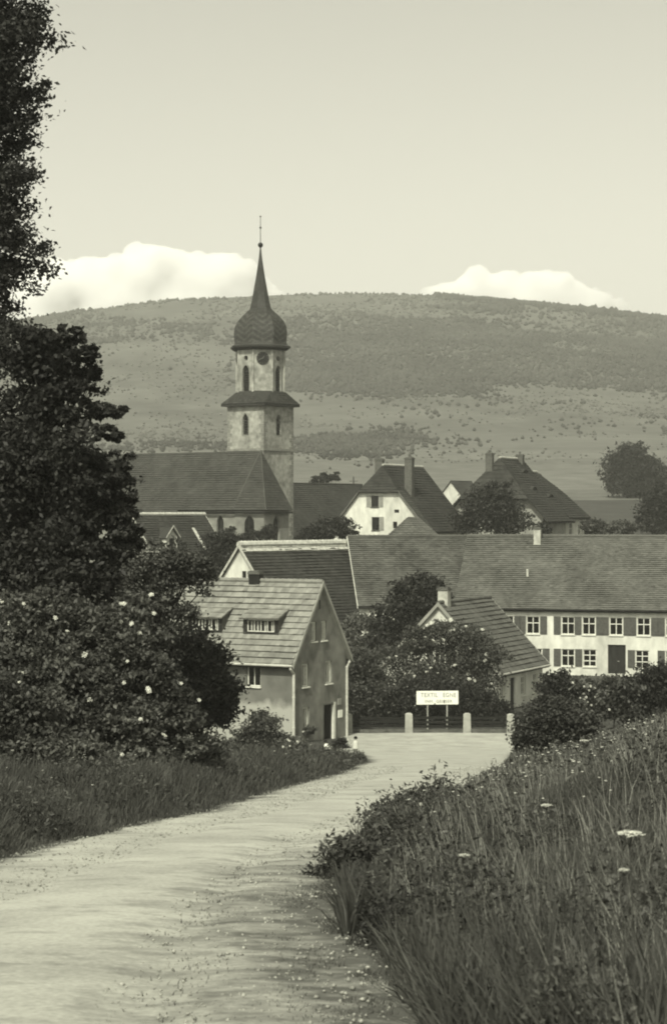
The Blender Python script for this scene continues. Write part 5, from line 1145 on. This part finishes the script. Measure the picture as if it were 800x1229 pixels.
# standing child on the road: head at 890, feet at 908
d = 95; q = P(426.5, 900, d); gz = Hs(q.x, d) + .03
J = [(0, 0, .50), (0, 0, .64), (0, .01, .78), (0, .01, .86), (0, 0, .93), (0, -.01, 1.02), (.10, 0, .76), (.15, .02, .60), (.14, -.04, .46), (-.10, 0, .76), (-.15, .02, .60), (-.14, -.04, .46), (.06, 0, .46), (.065, -.02, .25), (.065, .01, .05), (.07, -.09, .03), (-.06, 0, .46), (-.065, .03, .25), (-.065, .06, .05), (-.07, -.03, .03), (.14, -.06, .41), (-.14, -.06, .41)]
E = [(0, 1), (1, 2), (2, 3), (3, 4), (4, 5), (2, 6), (6, 7), (7, 8), (2, 9), (9, 10), (10, 11), (0, 12), (12, 13), (13, 14), (14, 15), (0, 16), (16, 17), (17, 18), (18, 19), (8, 20), (11, 21)]
RD = [.10, .10, .085, .04, .075, .08, .045, .035, .028, .045, .035, .028, .065, .05, .035, .03, .065, .05, .035, .03, .022, .022]
child('person', 'small standing child in white with dark hair at the edge of the road', J, E, RD, Vector((q.x, d, gz)), ([M_skin, M_sock], lambda c: 1 if c.z < .2 else 0), (0, .012, .985), .105,
      [('smock', mat('grey_cotton', .45, .55, scale=12, rough=.95), [((0, 0, .84), .05), ((0, 0, .80), .13), ((0, 0, .62), .14), ((0, 0, .40), .19), ((0, 0, .36), .2)])])
# seated child bending forward by the door
d = 106; q = P(393, 900, d); gz = Hs(q.x, d) + .02
J = [(0, 0, .26), (-.05, 0, .42), (-.12, -.02, .56), (-.13, -.03, .63), (-.14, -.05, .70), (-.14, -.07, .79), (-.03, -.10, .54), (.08, -.14, .42), (.20, -.14, .34), (-.16, .08, .54), (-.05, .12, .42), (.12, .06, .33), (.10, -.07, .28), (.30, -.10, .36), (.33, -.10, .05), (.42, -.12, .03), (.10, .08, .28), (.31, .09, .34), (.36, .08, .05), (.45, .08, .03)]
E = [(0, 1), (1, 2), (2, 3), (3, 4), (4, 5), (2, 6), (6, 7), (7, 8), (2, 9), (9, 10), (10, 11), (0, 12), (12, 13), (13, 14), (14, 15), (0, 16), (16, 17), (17, 18), (18, 19)]
RD = [.12, .115, .10, .045, .08, .085, .05, .04, .028, .05, .04, .028, .08, .06, .04, .035, .08, .06, .04, .035]
child('person', 'seated child in white clothes with dark hair in the grass by the door', J, E, RD, Vector((q.x, d, gz)), ([M_skin, M_white, M_sock], lambda c: 2 if (c.z < .2 and c.x > .2) else (1 if c.z < .62 and c.x < .3 else 0)), (-.145, -.045, .755), .108,
      [('shirt', M_white, [((-.13, -.02, .60), .06), ((-.11, -.02, .55), .15), ((-.04, 0, .40), .155), ((.02, 0, .24), .17)]), ('skirt', M_white, [((.0, 0, .22), .15), ((.16, 0, .27), .19), ((.32, 0, .28), .16)])])
st = Vector((q.x - .02, d, gz)); mb = MB(); mb.box(st + Vector((-.22, -.2, -.08)), Vector((.42, 0, 0)), Vector((0, .4, 0)), UP * .22)
tag(mb.build('low_stool', M_wood_d, None, org=st), 'low dark stool under the seated child', 'stool')

# ------------------------------------------------------------------ air
hz = bpy.data.materials.new('haze'); hz.use_nodes = True; n = hz.node_tree
for nd in list(n.nodes):
    if nd.type == 'BSDF_PRINCIPLED': n.nodes.remove(nd)
pv = n.nodes.new('ShaderNodeVolumePrincipled'); pv.inputs['Density'].default_value = .00026; pv.inputs['Color'].default_value = (.93, .94, .88, 1); pv.inputs['Anisotropy'].default_value = .2
n.links.new(pv.outputs[0], n.nodes['Material Output'].inputs['Volume'])
mb = MB(); mb.box((-2700, -60, -60), (5400, 0, 0), (0, 3120, 0), (0, 0, 275)); ho = mb.build('haze', hz); ho['kind'] = 'stuff'; ho['label'] = 'thin summer haze softening the far hill'; ho['category'] = 'haze'

for o in bpy.data.objects:
    if '_o' in o.keys(): del o['_o']
